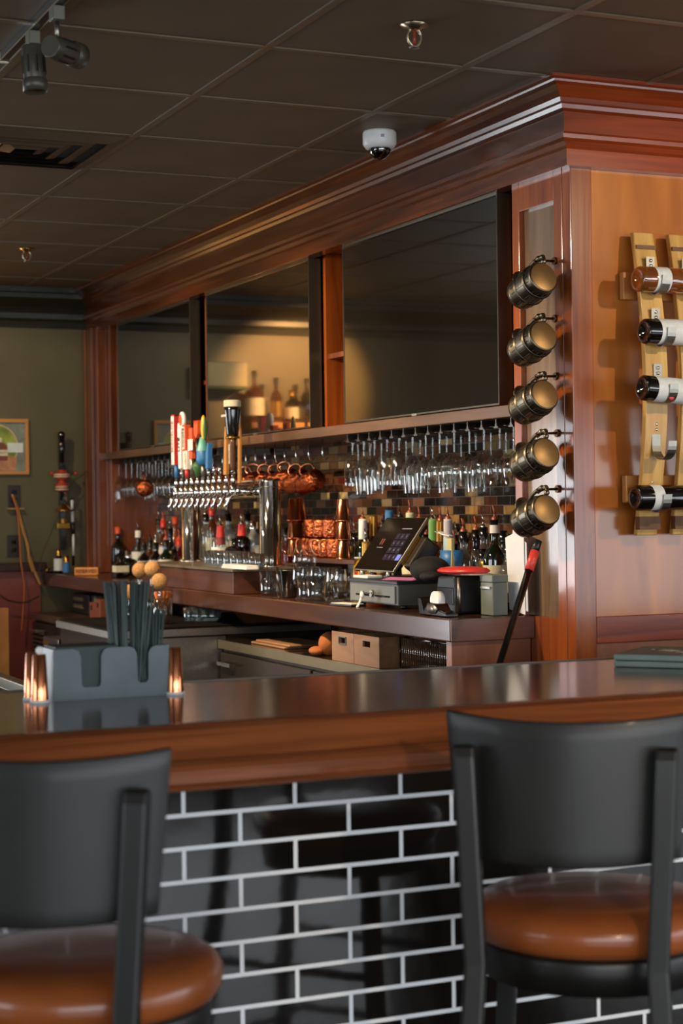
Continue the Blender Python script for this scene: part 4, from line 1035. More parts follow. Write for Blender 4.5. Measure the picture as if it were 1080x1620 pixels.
for i, (px, gl, lb, po) in enumerate(FB):
    h = .24+.03*((i*5) % 4)/3; p = at_y(px, 3.085, ZC)
    bottle('%s bottle in the rearmost row by the mosaic, %s from the left' % ({'clear': 'clear', 'dark': 'dark', 'amber': 'amber'}[gl], ORD[i]), (p.x, 3.072, ZC), h, .032, gl, lb, M_blackg, po, group='rearmost row of bottles')
p = at_y(745, 2.80, ZC)
t = thing('decanter', 'round clear decanter with cork stopper right of the blue holder', 'decanter', (p.x, 2.855, ZC))
MB().lathe([(0, .001), (.050, .001), (.066, .03), (.068, .055), (.055, .085), (.030, .105), (.017, .115), (.016, .140), (.019, .145), (.017, .145), (.0145, .14)], 26).build('glass_body', G_thick, t)
MB().lathe([(0, .135), (.0135, .135), (.019, .147), (.020, .165), (0, .167)], 16).build('stopper', M_gold, t)
# clutter row further back to fill behind the register
# ---------------------------------------------------------------- register
rg = thing('cash_box', 'grey metal cash box with slots and lock under the touch screen', 'cash box', (-5.58, 2.60, ZC+.0003))
MB().box((-.20, .002, .012), (.20, .42, .092)).build('housing', M_cash, rg, .003)
MB().box((-.205, -.004, .084), (.205, .425, .096)).build('lid', M_black, rg, .002)
MB().box((-.178, -.004, .018), (.185, .002, .078)).build('drawer_front', pm('register_front', '666860', .4), rg, .001)
MB().box((-.13, -.006, .038), (-.02, -.0041, .044)).build('slot', M_blackg, rg)
MB().box((.03, -.006, .038), (.15, -.0041, .044)).build('slot', M_blackg, rg)
MB().cyl((.008, -.004, .048), (.008, -.012, .048), .012, 16).build('lock', M_steel, rg)
for sx in (-.17, .17):
    for sy in (.04, .38): MB().cyl((sx, sy, 0), (sx, sy, .012), .012, 10).build('rubber_foot', M_black, rg)
ZD = ZC+.0965
k_ = thing('key_bunch', 'keys with a white tag hanging from the drawer lock', 'keys', (-5.572, 2.583, ZC+.049))
MB().cyl((0, .0, 0), (0, -.02, 0), .004, 8).cbox((0, -.028, 0), (.022, .004, .02)).build('key', M_steel, k_)
MB().sphere((.004, -.03, -.005), .013, 12, 8, 0, (1, .5, 1)).strip([(0, -.03, -.012), (-.006, -.034, -.03), (-.016, -.04, -.0485)], (1, 0, 0), .016, .003).build('tag', M_white, k_)
# touch screen monitor: local x width, leaning back, screen faces -y
A, B = on(564, 888, 1, 2.66), on(645, 893, 1, 2.66)
ms = thing('touch_screen', 'tilted black touch screen register with keypad on display', 'monitor', (-5.695, 2.655, ZD))
tilt = math.radians(-36)
T = Matrix.Translation((0, .0, .026)) @ Matrix.Rotation(tilt, 4, 'X')
Wm, Hm = .165, .235
MB().cbox((0, .006, Hm/2), (2*Wm, .012, Hm), 0, T).build('screen_case', M_steel, ms, .003, label='silver rimmed case')
MB().cbox((0, -.0005, Hm/2), (2*Wm-.008, .002, Hm-.008), 0, T).build('screen_glass', pm('screen_off', '14100f', .12, coat=.3), ms)
MB().cbox((0, .02, Hm/2), (2*Wm-.03, .02, Hm-.04), 0, T).build('rear_shell', M_black, ms, .004)
keyc = pm('screen_key', '232030', .3, emit='3c3a55', es=.12); keyb = pm('screen_key_blue', '6a78c8', .3, emit='7080d8', es=.6)
for r_ in range(4):
    for c_ in range(4):
        if c_ == 3 and r_ < 3: continue
        xk = .035+c_*.035; zk = .150-r_*.030
        MB().cbox((xk, -.0018, zk), (.030, .0012, .025), 0, T).build('display_key', keyb if c_ == 3 else keyc, ms, label='lit blue display key' if c_ == 3 else None)
        if c_ < 3: text('digit', '123456789*0#'[r_*3+c_], .014, pm('screen_digit', '8a8898', .5, emit='8a8898', es=.15), ms, T @ frame((xk, -.0027, zk), (1, 0, 0), (0, 0, 1)), .0001)
MB().cbox((.07, -.0018, .183), (.08, .001, .003), 0, T).cbox((-.06, -.0018, .10), (.05, .001, .002), 0, T).build('display_line', pm('screen_digit', '8a8898', .5), ms)
for dx in (-.075, -.058): MB().cbox((dx, -.0018, .125), (.006, .001, .026), 0, T).build('display_mark', pm('screen_rust', '7a4038', .5, emit='7a4038', es=.3), ms)
MB().box((-.06, .02, 0), (.06, .17, .008)).build('stand_base', M_steel, ms, .003)
MB().cyl((-.0, .10, .006), (-.0, .09, .115), .016).build('stand_neck', M_steel, ms)
MB().cyl((-.11, .008, 0), (-.11, .012, .028), .010).build('front_foot', M_steel, ms)
MB().cyl((.11, .008, 0), (.11, .012, .028), .010).build('front_foot', M_steel, ms)
T2 = T @ Matrix.Translation((Wm+.012, .03, .10))
MB().cbox((0.02, .02, 0), (.05, .07, .13), 0, T2).build('card_reader', pm('reader_brown', '2c241c', .3), ms, .01)
MB().cbox((-.006, -.018, 0), (.004, .012, .12), 0, T2).build('reader_slot', M_brass, ms)
# note, cap, holder, cards, folder
def on_drawer(px, y, z=ZD): p = at_y(px, y, z); return (p.x, y, z+.0003)
l = on_drawer(628, 2.63); t = thing('pink_note', 'pink paper note on the cash drawer lid', 'note', (l[0], l[1], l[2]+.001), rot=(math.radians(9), 0, math.radians(24))); MB().box((-.07, .0, 0), (.07, .045, .0012)).build('sheet', pm('pink_paper', 'c87ab0', .7), t)
l = on_drawer(603, 2.625); t = thing('white_tray', 'slim white pad lying at the drawer left edge below screen', 'pad', (-5.755, 2.625, ZD+.0003)); MB().box((-.02, -.01, 0), (.10, .05, .010)).build('pad_body', M_white, t, .003)
pa = at_y(690, 2.64, 1.2).x; pb = at_y(724, 2.64, 1.2).x; pw_ = (pb-pa)/2
pr_ = thing('receipt_printer', 'black boxy receipt printer under the red folder', 'printer', ((pa+pb)/2, 2.64, ZC+.0003))
MB().prism([(-pw_, 0), (pw_-.015, 0), (pw_-.01, .06), (pw_-.025, .125), (-pw_+.01, .12), (-pw_, .08)], 0, .125, 1).build('body', pm('printer_black', '0b0b0a', .5), pr_, .008)
MB().box((-pw_+.015, -.004, .03), (pw_-.03, .0, .085)).build('front_panel', M_blackg, pr_, .002)
MB().tube([(pw_-.008, .01, .005), (pw_, .005, .06), (pw_-.012, .01, .118)], .006, 8).build('side_trim', M_steel, pr_)
ZPR = ZC+.126
t = thing('black_cap', 'crumpled black cap beside the touch screen', 'cap', (at_y(680, 2.72, 1.25).x, 2.72, ZC+.098))
m_ = MB(); m_.sphere((0, 0, .036), .075, 18, 12, 0, (1.05, .9, .62)); m_.sphere((.055, -.02, .015), .045, 14, 8, 0, (1, 1, .45)); m_.build('cloth', pm('cap_cloth', '14120f', .8, bump=.5, nscale=25), t)
t = thing('plastic_lid', 'flat red plastic lid lying on the black printer', 'lid', (at_y(733, 2.70, ZPR).x, 2.70, ZPR+.0005), math.radians(-4))
MB().lathe([(0, 0), (.10, .002), (.123, .009), (.125, .014), (.11, .021), (.07, .025), (0, .026)], 36, 0, True, Matrix.Diagonal((1, .62, 1, 1))).build('lid_body', pm('red_lid', 'd63a34', .35), t)
MB().lathe([(0, -.0), (.09, .0), (.098, .004), (0, .004)], 30, 0, True, Matrix.Translation((.035, .01, -.0)) @ Matrix.Diagonal((1, .62, 1, 1))).build('under_sheet', M_cream, t)
p = at_y(707, 2.80, ZC)
t = thing('cup_holder', 'blue plastic cup behind the black cap, holding cards', 'cup', (p.x, 2.82, ZC+.0003))
MB().lathe([(0, .12), (.035, .12), (.041, .198), (.038, .198), (.033, .124), (0, .124)], 24).lathe([(0, 0), (.03, 0), (.033, .12)], 20).build('cup_body', M_blue, t)
for i, (dx, m__, nm) in enumerate(((-.014, pm('card_pale_blue', 'a9c2c8', .6), 'pale blue'), (.022, pm('card_yellow', 'c2b478', .6), 'yellowish'))):
    c__ = thing('card_pack', '%s card packet standing in the blue cup' % nm, 'card packet', (p.x+dx, 2.81-.004*i, ZC+.130), 0)
    MB().box((-.017, -.006, 0), (.016, .006, .11)).build('packet', m__, c__, .001)
c__ = thing('banded_notes', 'folded green and white papers lying across the card packets', 'papers', (p.x-.02, 2.81, ZC+.2415), math.radians(15))
MB().strip([(-.05, 0, .022), (-.02, 0, .012), (.02, 0, .003), (.035, 0, .001)], (0, 1, 0), .02, .002).build('green_note', pm('note_green', '9aa88a', .7), c__)
MB().strip([(-.02, -.01, .020), (.0, -.01, .012), (.035, -.01, .006)], (0, 1, 0), .02, .003).build('white_note', M_paper, c__)
# tape dispenser
p = at_y(690, 2.56, ZC)
t = thing('tape_dispenser', 'black tape dispenser with white roll in front of printer', 'tape dispenser', (p.x, 2.565, ZC+.0003))
MB().prism([(-.09, 0), (.10, 0), (.10, .012), (.05, .02), (.03, .04), (-.03, .042), (-.055, .015), (-.075, .055), (-.10, .056), (-.095, .02)], -.022, .022, 1).build('body', M_blackg, t, .003)
MB().cyl((0, -.012, .048), (0, .012, .048), .030, 24).build('tape_roll', M_white, t)
MB().lathe([(0, 0), (.026, 0), (.026, .004), (0, .004)], 20, 0, True, Matrix.Translation((.008, -.0225, .022)) @ Matrix.Rotation(PI/2, 4, 'X') @ Matrix.Diagonal((1.3, .6, 1, 1))).build('side_plate', M_steel, t)
p = at_y(545, 2.55, ZC)
t = thing('white_phone', 'thin white phone lying left of the cash drawer', 'phone', (p.x, 2.56, ZC+.0003), math.radians(10)); MB().box((-.07, -.030, 0), (.07, .030, .006)).build('body', M_black, t, .002); MB().box((-.066, -.027, .0062), (.066, .027, .009)).build('cover', M_white, t, .002)
p = at_y(797, 2.70, ZC)
t = thing('grey_box', 'pale grey hinged tin between the printer and hanging papers', 'box', (at_y(779, 2.70, 1.2).x, 2.70, ZC+.0003))
MB().box((-.08, 0, 0), (.0, .055, .105)).build('box_body', M_dgrey, t, .003); MB().box((-.082, -.002, .1055), (.002, .057, .130)).build('box_lid', M_dgrey, t, .003); MB().box((-.07, -.006, .085), (-.01, -.001, .092)).build('latch', M_steel, t)
# papers hanging on the pilaster edge
a, b = on(797, 975, 1, 2.80), on(842, 835, 1, 2.80)
t = thing('paper_sheets', 'white paper sheets pinned to the pilaster under the lowest tankard', 'papers', (at_y(822, 2.79, 1.25).x, 2.79, 1.15))
MB().prism([(-.065, .005), (.035, -.008), (.03, .26), (-.035, .275), (-.04, .248), (-.088, .235)], -.002, .0, 1, 0).build('sheet', M_paper, t)
MB().prism([(-.055, .008), (.045, .002), (.04, .22), (-.03, .25), (-.06, .20)], .002, .004, 1, 0).build('sheet', M_paper, t)
MB().cyl((.0, -.006, .25), (0, .013, .25), .004, 8).build('pin', M_steel, t)
# broom handle
a = on(851, 856, 1, 2.70); b = on(762, 1140, 1, 2.44)
t = thing('broom', 'black broom handle with red grip leaning against the pilaster', 'broom', (0, 0, 0))
d = (b-a); L_ = (a.z-.12)/(-d.normalized().z); dn = d.normalized()
e_ = a+dn*L_
MB().cyl(a+dn*.02, e_, .0115, 14).build('handle', M_blackg, t)
MB().cyl(a+dn*.035, a+dn*.10, .0140, 14).build('grip', pm('broom_red', 'd84038', .4), t)
MB().cyl(a, a+dn*.035, .0125, 14).build('end_cap', M_black, t)
MB().box((e_.x-.03, e_.y-.14, .10), (e_.x+.03, e_.y+.14, .14)).build('head', M_red, t, .006)
MB().box((e_.x-.026, e_.y-.135, .0), (e_.x+.026, e_.y+.135, .10)).build('bristles', M_black, t)

# ---------------------------------------------------------------- tankards on the pilaster
tk = None
def tankard(t):
    L, r = .135, .050
    pr = [(0, 0), (r*.88, 0), (r*.98, .004), (r*1.0, .012), (r*.95, .016), (r*1.10, L*.45), (r*.98, L-.02), (r*1.03, L-.014), (r*1.0, L), (r*.93, L), (r*.92, L-.02), (r*1.04, L*.45), (r*.9, .012), (0, .010)]
    MB().lathe(pr, 32).build('barrel', M_pewter, t)
    MB().lathe([(0, -.0015), (r*.86, -.0015), (r*.90, -.0005), (r*.90, 0)], 32).build('base_disc', M_pewter2, t, label='bronze coloured base')
    b = MB()
    for z, q in ((L*.27, 1.075), (L*.30, 1.08), (L*.62, 1.09), (L*.66, 1.085)): b.lathe([(r*q-.002, z-.0025), (r*q+.0018, z), (r*q-.002, z+.0025)], 32)
    b.build('hoop', M_pewter, t)
    b = MB()
    for k in range(18):
        a = 2*PI*k/18; b.tube([(r*.985*math.cos(a), r*.985*math.sin(a), .02), (r*1.095*math.cos(a), r*1.095*math.sin(a), L*.45), (r*1.0*math.cos(a), r*1.0*math.sin(a), L-.02)], .0009, 4)
    b.build('stave_lines', pm('pewter_line', '2a251e', .5), t)
    h = [(r*1.0, 0, .018), (r*1.35, 0, .012), (r*1.68, 0, .028), (r*1.78, 0, .06), (r*1.66, 0, .095), (r*1.35, 0, .115), (r*.99, 0, L-.022)]
    MB().tube(smooth(h, 4), [.006]*25, 8).sphere((r*1.72, 0, .045), .010).sphere((r*1.60, 0, .022), .009).sphere((r*1.2, 0, .013), .009).build('handle', M_pewter, t)
    MB().lathe([(0, 0), (r*.6, 0), (r*.62, .002), (0, .003)], 16, 0, True, Matrix.Translation((r*1.15, 0, L+.01))).build('thumb_rest', M_pewter, t)
for i, (px, py) in enumerate(((860, 438), (860, 531), (862, 624), (864, 716), (865, 806))):
    q = on(px, py, 1, 2.725)
    ti = math.radians(-158); ya = math.radians(1)
    # axis from base (toward camera, +x, raised) to mouth (-x, lowered)
    zax = Vector((-math.cos(math.radians(17)), -.05, -math.sin(math.radians(17)))).normalized(); xax = Vector((0, .30, .95)); xax = (xax-zax*xax.dot(zax)).normalized(); yax = zax.cross(xax)
    r = Matrix(((xax.x, yax.x, zax.x), (xax.y, yax.y, zax.y), (xax.z, yax.z, zax.z))).to_euler()
    lb = 'barrel shaped pewter tankard on the pilaster, %s' % ('topmost of five', 'second from the top', 'middle one of five', 'second from the bottom', 'lowest of five, above the broom')[i]
    if tk is None: tk = thing('tankard', lb, 'tankard', q, 0, 'tankards hung on the pilaster', rot=r); tankard(tk)
    else: dup(tk, q, lb, rot=r)
    hp = q+xax*.084+zax*.06
    hb = MB().tube([(hp.x, 2.8145, hp.z+.004), (hp.x, hp.y+.012, hp.z+.003), (hp.x, hp.y-.004, hp.z-.008), (hp.x, hp.y-.010, hp.z+.004)], .004, 8).cyl((hp.x, 2.8145, hp.z+.004), (hp.x, 2.808, hp.z+.004), .012, 14)
    tag(hb.build('tankard_hook', pm('hook_bronze', '5a3c24', .4, .8)), 'flat bronze hook behind the tankard %s' % ('at the top', 'second from top', 'in the middle', 'second from bottom', 'at the bottom')[i], 'hook', 'hooks for the tankards')

# ---------------------------------------------------------------- wine rack
def stave(y0, label):
    t = thing('barrel_stave', label, 'stave', (XC, 0, 0), 0, 'staves of the wine rack')
    pts = []; n_ = 24; v = []; f = []
    for i in range(n_+1):
        u = i/n_; z = 1.392+u*.930; bow = .035+.065*math.sin(PI*u); hw_ = .036+.004*math.sin(PI*u)
        for dx, dy in ((-.011, -hw_), (.011, -hw_), (.011, hw_), (-.011, hw_)): v.append((bow+dx, y0+dy, z))
    for i in range(n_):
        a = 4*i
        for k in range(4): f.append((a+k, a+(k+1) % 4, a+4+(k+1) % 4, a+4+k))
    f += [(3, 2, 1, 0), tuple(4*n_+k for k in range(4))]
    MB().add(v, f).build('stave_board', W_stave, t, .003)
    MB().cbox((.051, y0, 2.275), (.0235, .070, .012)).build('char_mark', pm('char', '6a4426', .6, noise=.3), t)
    MB().cbox((.052, y0, 1.43), (.0235, .076, .04)).build('char_mark', pm('char', '6a4426', .6, noise=.3), t)
    return t
SY = (3.045, 3.175, 3.305)
for i, y in enumerate(SY): stave(y, ('oak barrel stave of the wine rack, leftmost', 'oak barrel stave of the wine rack, right of the leftmost', 'oak barrel stave of the wine rack hidden past the frame edge')[i])
def bow(z): u = (z-1.392)/.93; return XC+.035+.065*math.sin(PI*u)
for i, z in enumerate((2.16, 1.535)):
    t = thing('rack_batten', 'short oak batten behind the staves, %s of two' % ('upper', 'lower')[i], 'batten', (XC, 0, z))
    MB().box((.001, 2.985, -.042), (.024+.0, 3.38, .042)).build('batten_board', W_oak, t, .003)
RB = [(448, 2.165), (527, 2.005), (613, 1.835), (700, 1.665), (785, 1.505)]
bot_r = .0385
for i, (py, z) in enumerate(RB):
    xs = bow(z)+.012; cx = xs+bot_r+.006
    for j, y in enumerate(SY[:2]):
        h = MB()
        pts = [(xs+.002, y+.0, z+.078), (xs+.002, y, z+.0)]
        for a in range(190, 356, 15): pts.append((cx+(bot_r+.004)*math.cos(math.radians(a)), y, z+(bot_r+.004)*math.sin(math.radians(a))))
        pts.append((cx+bot_r+.006, y, z+.012))
        h.strip(pts, (0, 1, 0), .030, .0025)
        t = thing('bottle_hook', 'bent steel bottle hook on the %s stave, %s from the top' % (('left', 'right')[j], ORD[i]), 'hook', (0, 0, 0), 0, 'steel hooks of the wine rack')
        h.build('strap', M_steel, t)
        for dz in (.066, .050): MB().sphere((xs+.005, y, z+dz), .0055, 10, 6).build('screw', M_chrome, t)
def wine(label, i, gl, lab, tilt=0, lcol=None, y0=None):
    z = RB[i][1]; cx = bow(z)+.012+bot_r+.006
    q = on((1008, 1018, 1015, 0, 1004)[i], RB[i][0], 0, cx)
    t = thing('wine_bottle', label, 'bottle', (cx, q.y, z+.002), 0, 'wine bottles lying in the rack', rot=(-PI/2+tilt, 0, 0))
    r = bot_r; H = .30
    MB().lathe([(0, .012), (.012, .008), (.026, .001), (r*.9, 0), (r, .006), (r, .185), (r*.85, .205), (.016, .235), (.0145, .25), (.0145, H), (0, H)], 28).build('glass_body', gl, t)
    MB().lathe([(r+.0006, lab[0]), (r+.0006, lab[1])], 28).build('label', lcol, t)
    MB().lathe([(.0155, .245), (.0155, H+.002), (0, H+.002)], 16).build('capsule', M_blackg, t)
    return t
DKG = pm('wine_glass_black', '100c0a', .06, coat=.6)
AMB = glass('rose_wine_glass', 'd89a50', .3, dens=.22, dcol='c07a34')
wine('amber wine bottle with white label, topmost in the rack', 0, AMB, (.05, .10), 0, M_wlab)
wine('dark wine bottle with long plain white label, second in the rack', 1, DKG, (.042, .19), 0, M_wlab)
t = wine('dark wine bottle with white label and red dot, slightly tilted', 2, DKG, (.036, .19), math.radians(-4), M_wlab)
MB().sphere((0, 0, 0), .012, 12, 8, 0, (1, 1, .2)).build('red_dot', M_red, t)
t.children[-1].matrix_local = Matrix.Translation((bot_r*.83, bot_r*.55, .085)) @ Matrix.Rotation(PI/2, 4, 'Y')
wine('dark wine bottle with narrow white band, lowest in the rack', 4, DKG, (.048, .085), 0, M_wlab)

# ---------------------------------------------------------------- things on the front bar
ZB = 1.0902
cd_ = thing('napkin_caddy', 'black bar caddy with napkin and straw slots on the bar', 'caddy', (-3.607, .939, ZB))
# local: x toward the back (-x world) -> build in world aligned coords: width along +y (0..255), depth along -x
Wc, Hc, Dc = .255, .108, .115
def cut_panel(x0, x1):
    poly = [(0, 0), (Wc, 0), (Wc, Hc)]
    def slot(c, w_, zb):
        out = [(c+w_/2+.016, Hc), (c+w_/2+.006, Hc-.004), (c+w_/2, Hc-.016), (c+w_/2-.001, zb+.006), (c+w_/2-.006, zb), (c-w_/2+.006, zb), (c-w_/2+.001, zb+.006), (c-w_/2, Hc-.016), (c-w_/2-.006, Hc-.004), (c-w_/2-.016, Hc)]
        return out
    poly += slot(.196, .026, .030)+slot(.082, .044, .026)+[(0, Hc)]
    return MB().prism(poly, x0, x1, 0)
cut_panel(-.004, 0).build('front_panel', M_caddy, cd_)
MB().box((-Dc, 0, 0), (-Dc+.004, Wc, Hc)).build('rear_panel', M_caddy, cd_)
MB().box((-Dc+.004, 0, 0), (-.004, .004, Hc)).build('side_panel', M_caddy, cd_); MB().box((-Dc+.004, Wc-.004, 0), (-.004, Wc, Hc)).build('side_panel', M_caddy, cd_)
MB().box((-Dc+.004, .004, 0), (-.004, Wc-.004, .004)).build('base', M_caddy, cd_)
MB().box((-Dc+.004, .148, .004), (-.004, .152, Hc-.004)).build('divider', M_caddy, cd_)
nk = thing('napkin_stack', 'stack of dark napkins filling the caddy left slot', 'napkins', (-3.607, .939, ZB+.0045))
MB().box((-Dc+.008, .008, 0), (-.010, .144, Hc+.0)).build('napkins', M_napk, nk, .003)
random.seed(11)
straw = None
def put_straws(n_, y0, y1, H, label, lean):
    global straw
    for k in range(n_):
        yy = y0+(y1-y0)*((k*7) % n_)/max(1, n_-1)+random.uniform(-.003, .003); xx = random.uniform(-Dc+.03, -.02)
        h_ = H+random.uniform(-.006, .006); le = lean*(yy-(y0+y1)/2)*2+random.uniform(-.03, .03)
        loc = (-3.607+xx, .939+yy, ZB+.0065)
        lb = label
        if straw is None:
            straw = thing('drinking_straw', lb, 'straw', loc, 0, lb); MB().lathe([(.0026, 0), (.0026, .2), (.0020, .2), (.0020, 0)], 8).build('tube', M_straw, straw)
            o = straw
        else: o = dup(straw, loc, lb, group=lb)
        o.rotation_euler = (-le, random.uniform(-.06, .06), 0); o.scale = (1, 1, h_/.2)
put_straws(60,   .150, .202, .235, 'tall dark paper straw in the left bundle of the caddy', 1.6)
put_straws(30, .206, .246, .172, 'short dark straw in the right bundle of caddy', 2.2)
# black utensil sleeve behind the caddy
def jigger(label, px, pxb, top, x=-3.60, r=.020):
    pass
cc = None
for i, (px, x, h, lb) in enumerate(((52, -3.66, .105, 'copper cup left of the caddy, standing behind the nearer one'), (63, -3.60, .104, 'copper cup standing at the left end of the caddy, nearest'), (277, -3.61, .104, 'copper cup standing at the right end of the caddy'))):
    q = on(px, 1100, 0, x)
    if cc is None:
        cc = thing('copper_cup', lb, 'cup', (x, q.y, ZB), 0, 'copper cups beside the caddy')
        MB().lathe([(0, .101), (.0125, .101), (.0135, .100), (.0185, .006), (0.0185, .0045)], 24).build('cup_body', M_copps, cc)
        MB().lathe([(.0185, .006), (.0205, .005), (.0205, .0), (0, 0)], 24).build('white_base', M_white, cc)
    else: dup(cc, (x, q.y, ZB), lb)
q = on(62, 1024, 0, -3.62); t = thing('bottle_cap', 'small white cap resting on the near copper cup', 'cap', (-3.60, on(63, 1100, 0, -3.60).y, ZB+.1013)); MB().sphere((0, 0, .008), .010, 12, 8, 0, (.8, .8, .9)).build('knob', M_white, t)
# menus on the bar, right
q = on(966, 1055, 2, ZB)
for i in range(2):
    t = thing('menu_folder', 'grey green menu folder on the bar at right, %s of two' % ('lower', 'upper')[i], 'menu', (-3.655+.002*i, 2.352-.002*i, ZB+.0003+i*.0165), math.radians(40))
    MB().box((0.0, -.0, 0), (.32, .26, .015)).build('cover', pm('menu_cover', '7f8d84', .5, noise=.08), t, .004)
    if i: text('lettering', 'MENU', .055, M_cream, t, frame((.12, .12, .0156), (.77, -.64, 0), (.64, .77, 0)), .0004, .001)

# ---------------------------------------------------------------- corked bottles on the drain mat
def corkb(label, px, py, y, r, paper=None):
    q = on(px, py, 1, y); h = q.z-1.0005-.030
    t = thing('corked_bottle', label, 'bottle', (q.x, y, 1.0005), 0, 'bottles with ball corks')
    MB().lathe([(0, .001), (r, .001), (r, h*.45), (r*.45, h*.62), (r*.38, h*.9), (r*.45, h), (r*.36, h)], 18).build('glass_body', G_thick, t)
    MB().sphere((0, 0, h+.030), .036, 20, 14).build('ball_cork', M_cork, t)
    if paper: MB().lathe([(r+.0006, h*.06), (r+.0006, h*.36)], 18).build('label', paper, t)
    return t
corkb('clear bottle with ball cork, back left of the tall ones', 221, 902, 2.44, .028)
corkb('tall clear bottle with ball cork, centre of the group', 241, 900, 2.39, .030)
corkb('bottle with ball cork nearest the sticks', 252, 920, 2.33, .030)
corkb('short bottle with ball cork behind the straw bundle', 206, 937, 2.30, .028)
corkb('short bottle with ball cork and cream label beside straws', 218, 942, 2.25, .030, M_cream)
q = at_y(258, 2.36, 1.0005)
t = thing('stick_jar', 'clear glass of orange brown sticks on the drain mat', 'jar', (q.x, q.y, 1.0005)); MB().lathe([(0, .001), (.038, .001), (.040, .11), (.038, .11), (.036, .004), (0, .004)], 18).build('glass_body', G_clear, t)
sk_ = None
for k in range(12):
    a = k*2*PI/12; lo = Vector((.022*math.cos(a), .022*math.sin(a), .007)); hi = Vector((.036*math.cos(a+2.2), .036*math.sin(a+2.2), .135))
    s = thing('cinnamon_stick', 'orange brown stick standing in the clear glass', 'stick', (q.x, q.y, 1.0005), 0, 'sticks in the clear glass')
    MB().cyl(lo, hi, .0055, 8).build('stick', pm('cinnamon', 'b8672c', .6), s)
# left end: wood box and lime on far cooler, speaker box
q = on(128, 975, 2, .94)
t = thing('condiment_box', 'small reddish wood box with cut outs on the far cooler', 'box', (-8.75, 2.50, .9203), 0)
MB().prism([(-.10, 0), (.10, 0), (.10, .115), (.0, .115), (.0, .095), (-.10, .095)], 0, .10, 1).build('box_body', pm('box_red_wood', '7a4028', .5), t, .002)
MB().box((.04, -.002, .075), (.065, .0, .098)).build('cut_out', M_black, t); MB().box((-.075, -.002, .055), (-.05, .0, .08)).build('cut_out', M_black, t)
q = on(153, 964, 2, .95); t = thing('lime', 'green lime at the end of the far cooler, left of the straws', 'lime', (q.x, max(q.y, 2.46), .9503)); MB().sphere((0, 0, 0), .030, 16, 12, 0, (1.15, 1, 1)).build('fruit', pm('lime_skin', '8fae3c', .45), t)
t = thing('cash_tray', 'dark box with labels on the far cooler under counter', 'box', (-9.45, 2.62, .9203)); MB().box((-.16, 0, 0), (.16, .2, .11)).build('box_body', M_black, t, .004)
MB().box((-.15, -.002, .07), (.05, 0, .09)).box((-.15, -.002, .03), (.05, 0, .05)).build('label_strip', pm('strip_tan', '7a6648', .6), t)
t = thing('steel_canister', 'dull steel canister beside the labelled box on far cooler', 'canister', (-9.17, 2.66, .9203)); MB().lathe([(0, 0), (.055, 0), (.055, .11), (.05, .115), (0, .115)], 20).build('canister_body', M_steeld, t)
t = thing('steel_bin', 'small stainless bin standing low before the ice station', 'bin', (-8.15, 2.2, 0)); MB().box((-.14, -.09, 0), (.14, .09, .89)).build('bin_body', M_steeld, t, .004); MB().box((-.13, -.092, .66), (-.02, -.0905, .87)).build('front_plate', M_brass, t)
# light post at the lower left
q = on(13, 1000, 0, -9.3)
t = thing('wooden_post', 'pale oak panel end standing at the left frame edge', 'post', (-9.3, q.y-.26, 0)); MB().box((-.02, 0, 0), (.02, .26, .975)).build('panel', W_oak, t, .004)

# ---------------------------------------------------------------- things on the right cooler
ZK = .9403
def onk(px, y): return at_y(px, y, ZK).x
x1 = onk(523, 2.53); x2 = onk(558, 2.53); x3 = onk(598, 2.53)
for i, (a, b) in enumerate(((x1, x2), (x2, x3))):
    w_ = (b-a)-.003
    t = thing('wooden_crate', 'pale wooden crate with finger hole under the counter, %s of two' % ('left', 'right')[i], 'crate', (a+.0015, 2.535, ZK), 0, 'wooden crates under the counter')
    H = .105; D = .30
    poly = [(0, 0), (w_, 0), (w_, H), (0, H)]
    fr = MB(); hx0, hx1, hz0, hz1 = w_*.35, w_*.65, H*.62, H*.82
    fr.box((0, 0, 0), (w_, .008, hz0)); fr.box((0, 0, hz1), (w_, .008, H)); fr.box((0, 0, hz0), (hx0, .008, hz1)); fr.box((hx1, 0, hz0), (w_, .008, hz1))
    fr.build('front_board', W_crate, t)
    s_ = MB().box((0, .008, 0), (.008, D, H)).build('side_board', W_crate, t); MB().box((w_-.008, .008, 0), (w_, D, H)).build('side_board', W_crate, t)
    MB().box((.008, .008, 0), (w_-.008, D, .006)).build('bottom_board', W_crate, t); MB().box((.008, D-.008, .006), (w_-.008, D, H)).build('rear_board', W_crate, t)
    if i == 0: MB().box((hx0-.004, -.003, hz0-.004), (hx1+.004, -.0005, hz0)).box((hx0-.004, -.003, hz1), (hx1+.004, -.0005, hz1+.004)).box((hx0-.004, -.003, hz0), (hx0, -.0005, hz1)).box((hx1, -.003, hz0), (hx1+.004, -.0005, hz1)).build('handle_plate', M_steeld, t)
xa_ = x3+.03; xb_ = -5.02
t = thing('wire_rack', 'black wire rack with thin upright wires right of crates', 'rack', (xa_, 2.60, ZK))
m_ = MB(); Lr = xb_-xa_
for zz in (.004, .105):
    m_.tube([(0, 0, zz), (Lr, 0, zz), (Lr, .2, zz), (0, .2, zz)], .003, 6, 0, True)
m_.tube([(0, 0, .004), (0, 0, .105)], .003, 6); m_.tube([(Lr, 0, .004), (Lr, 0, .105)], .003, 6)
m_.tube([(0, 0, .06), (Lr, 0, .06)], .002, 6)
m_.build('frame', M_blackg, t)
for k in range(22): MB().tube([(Lr*k/21, 0, .004), (Lr*k/21, 0, .105)], .0013, 5).build('wire', M_chrome, t)
xo = onk(507, 2.56)
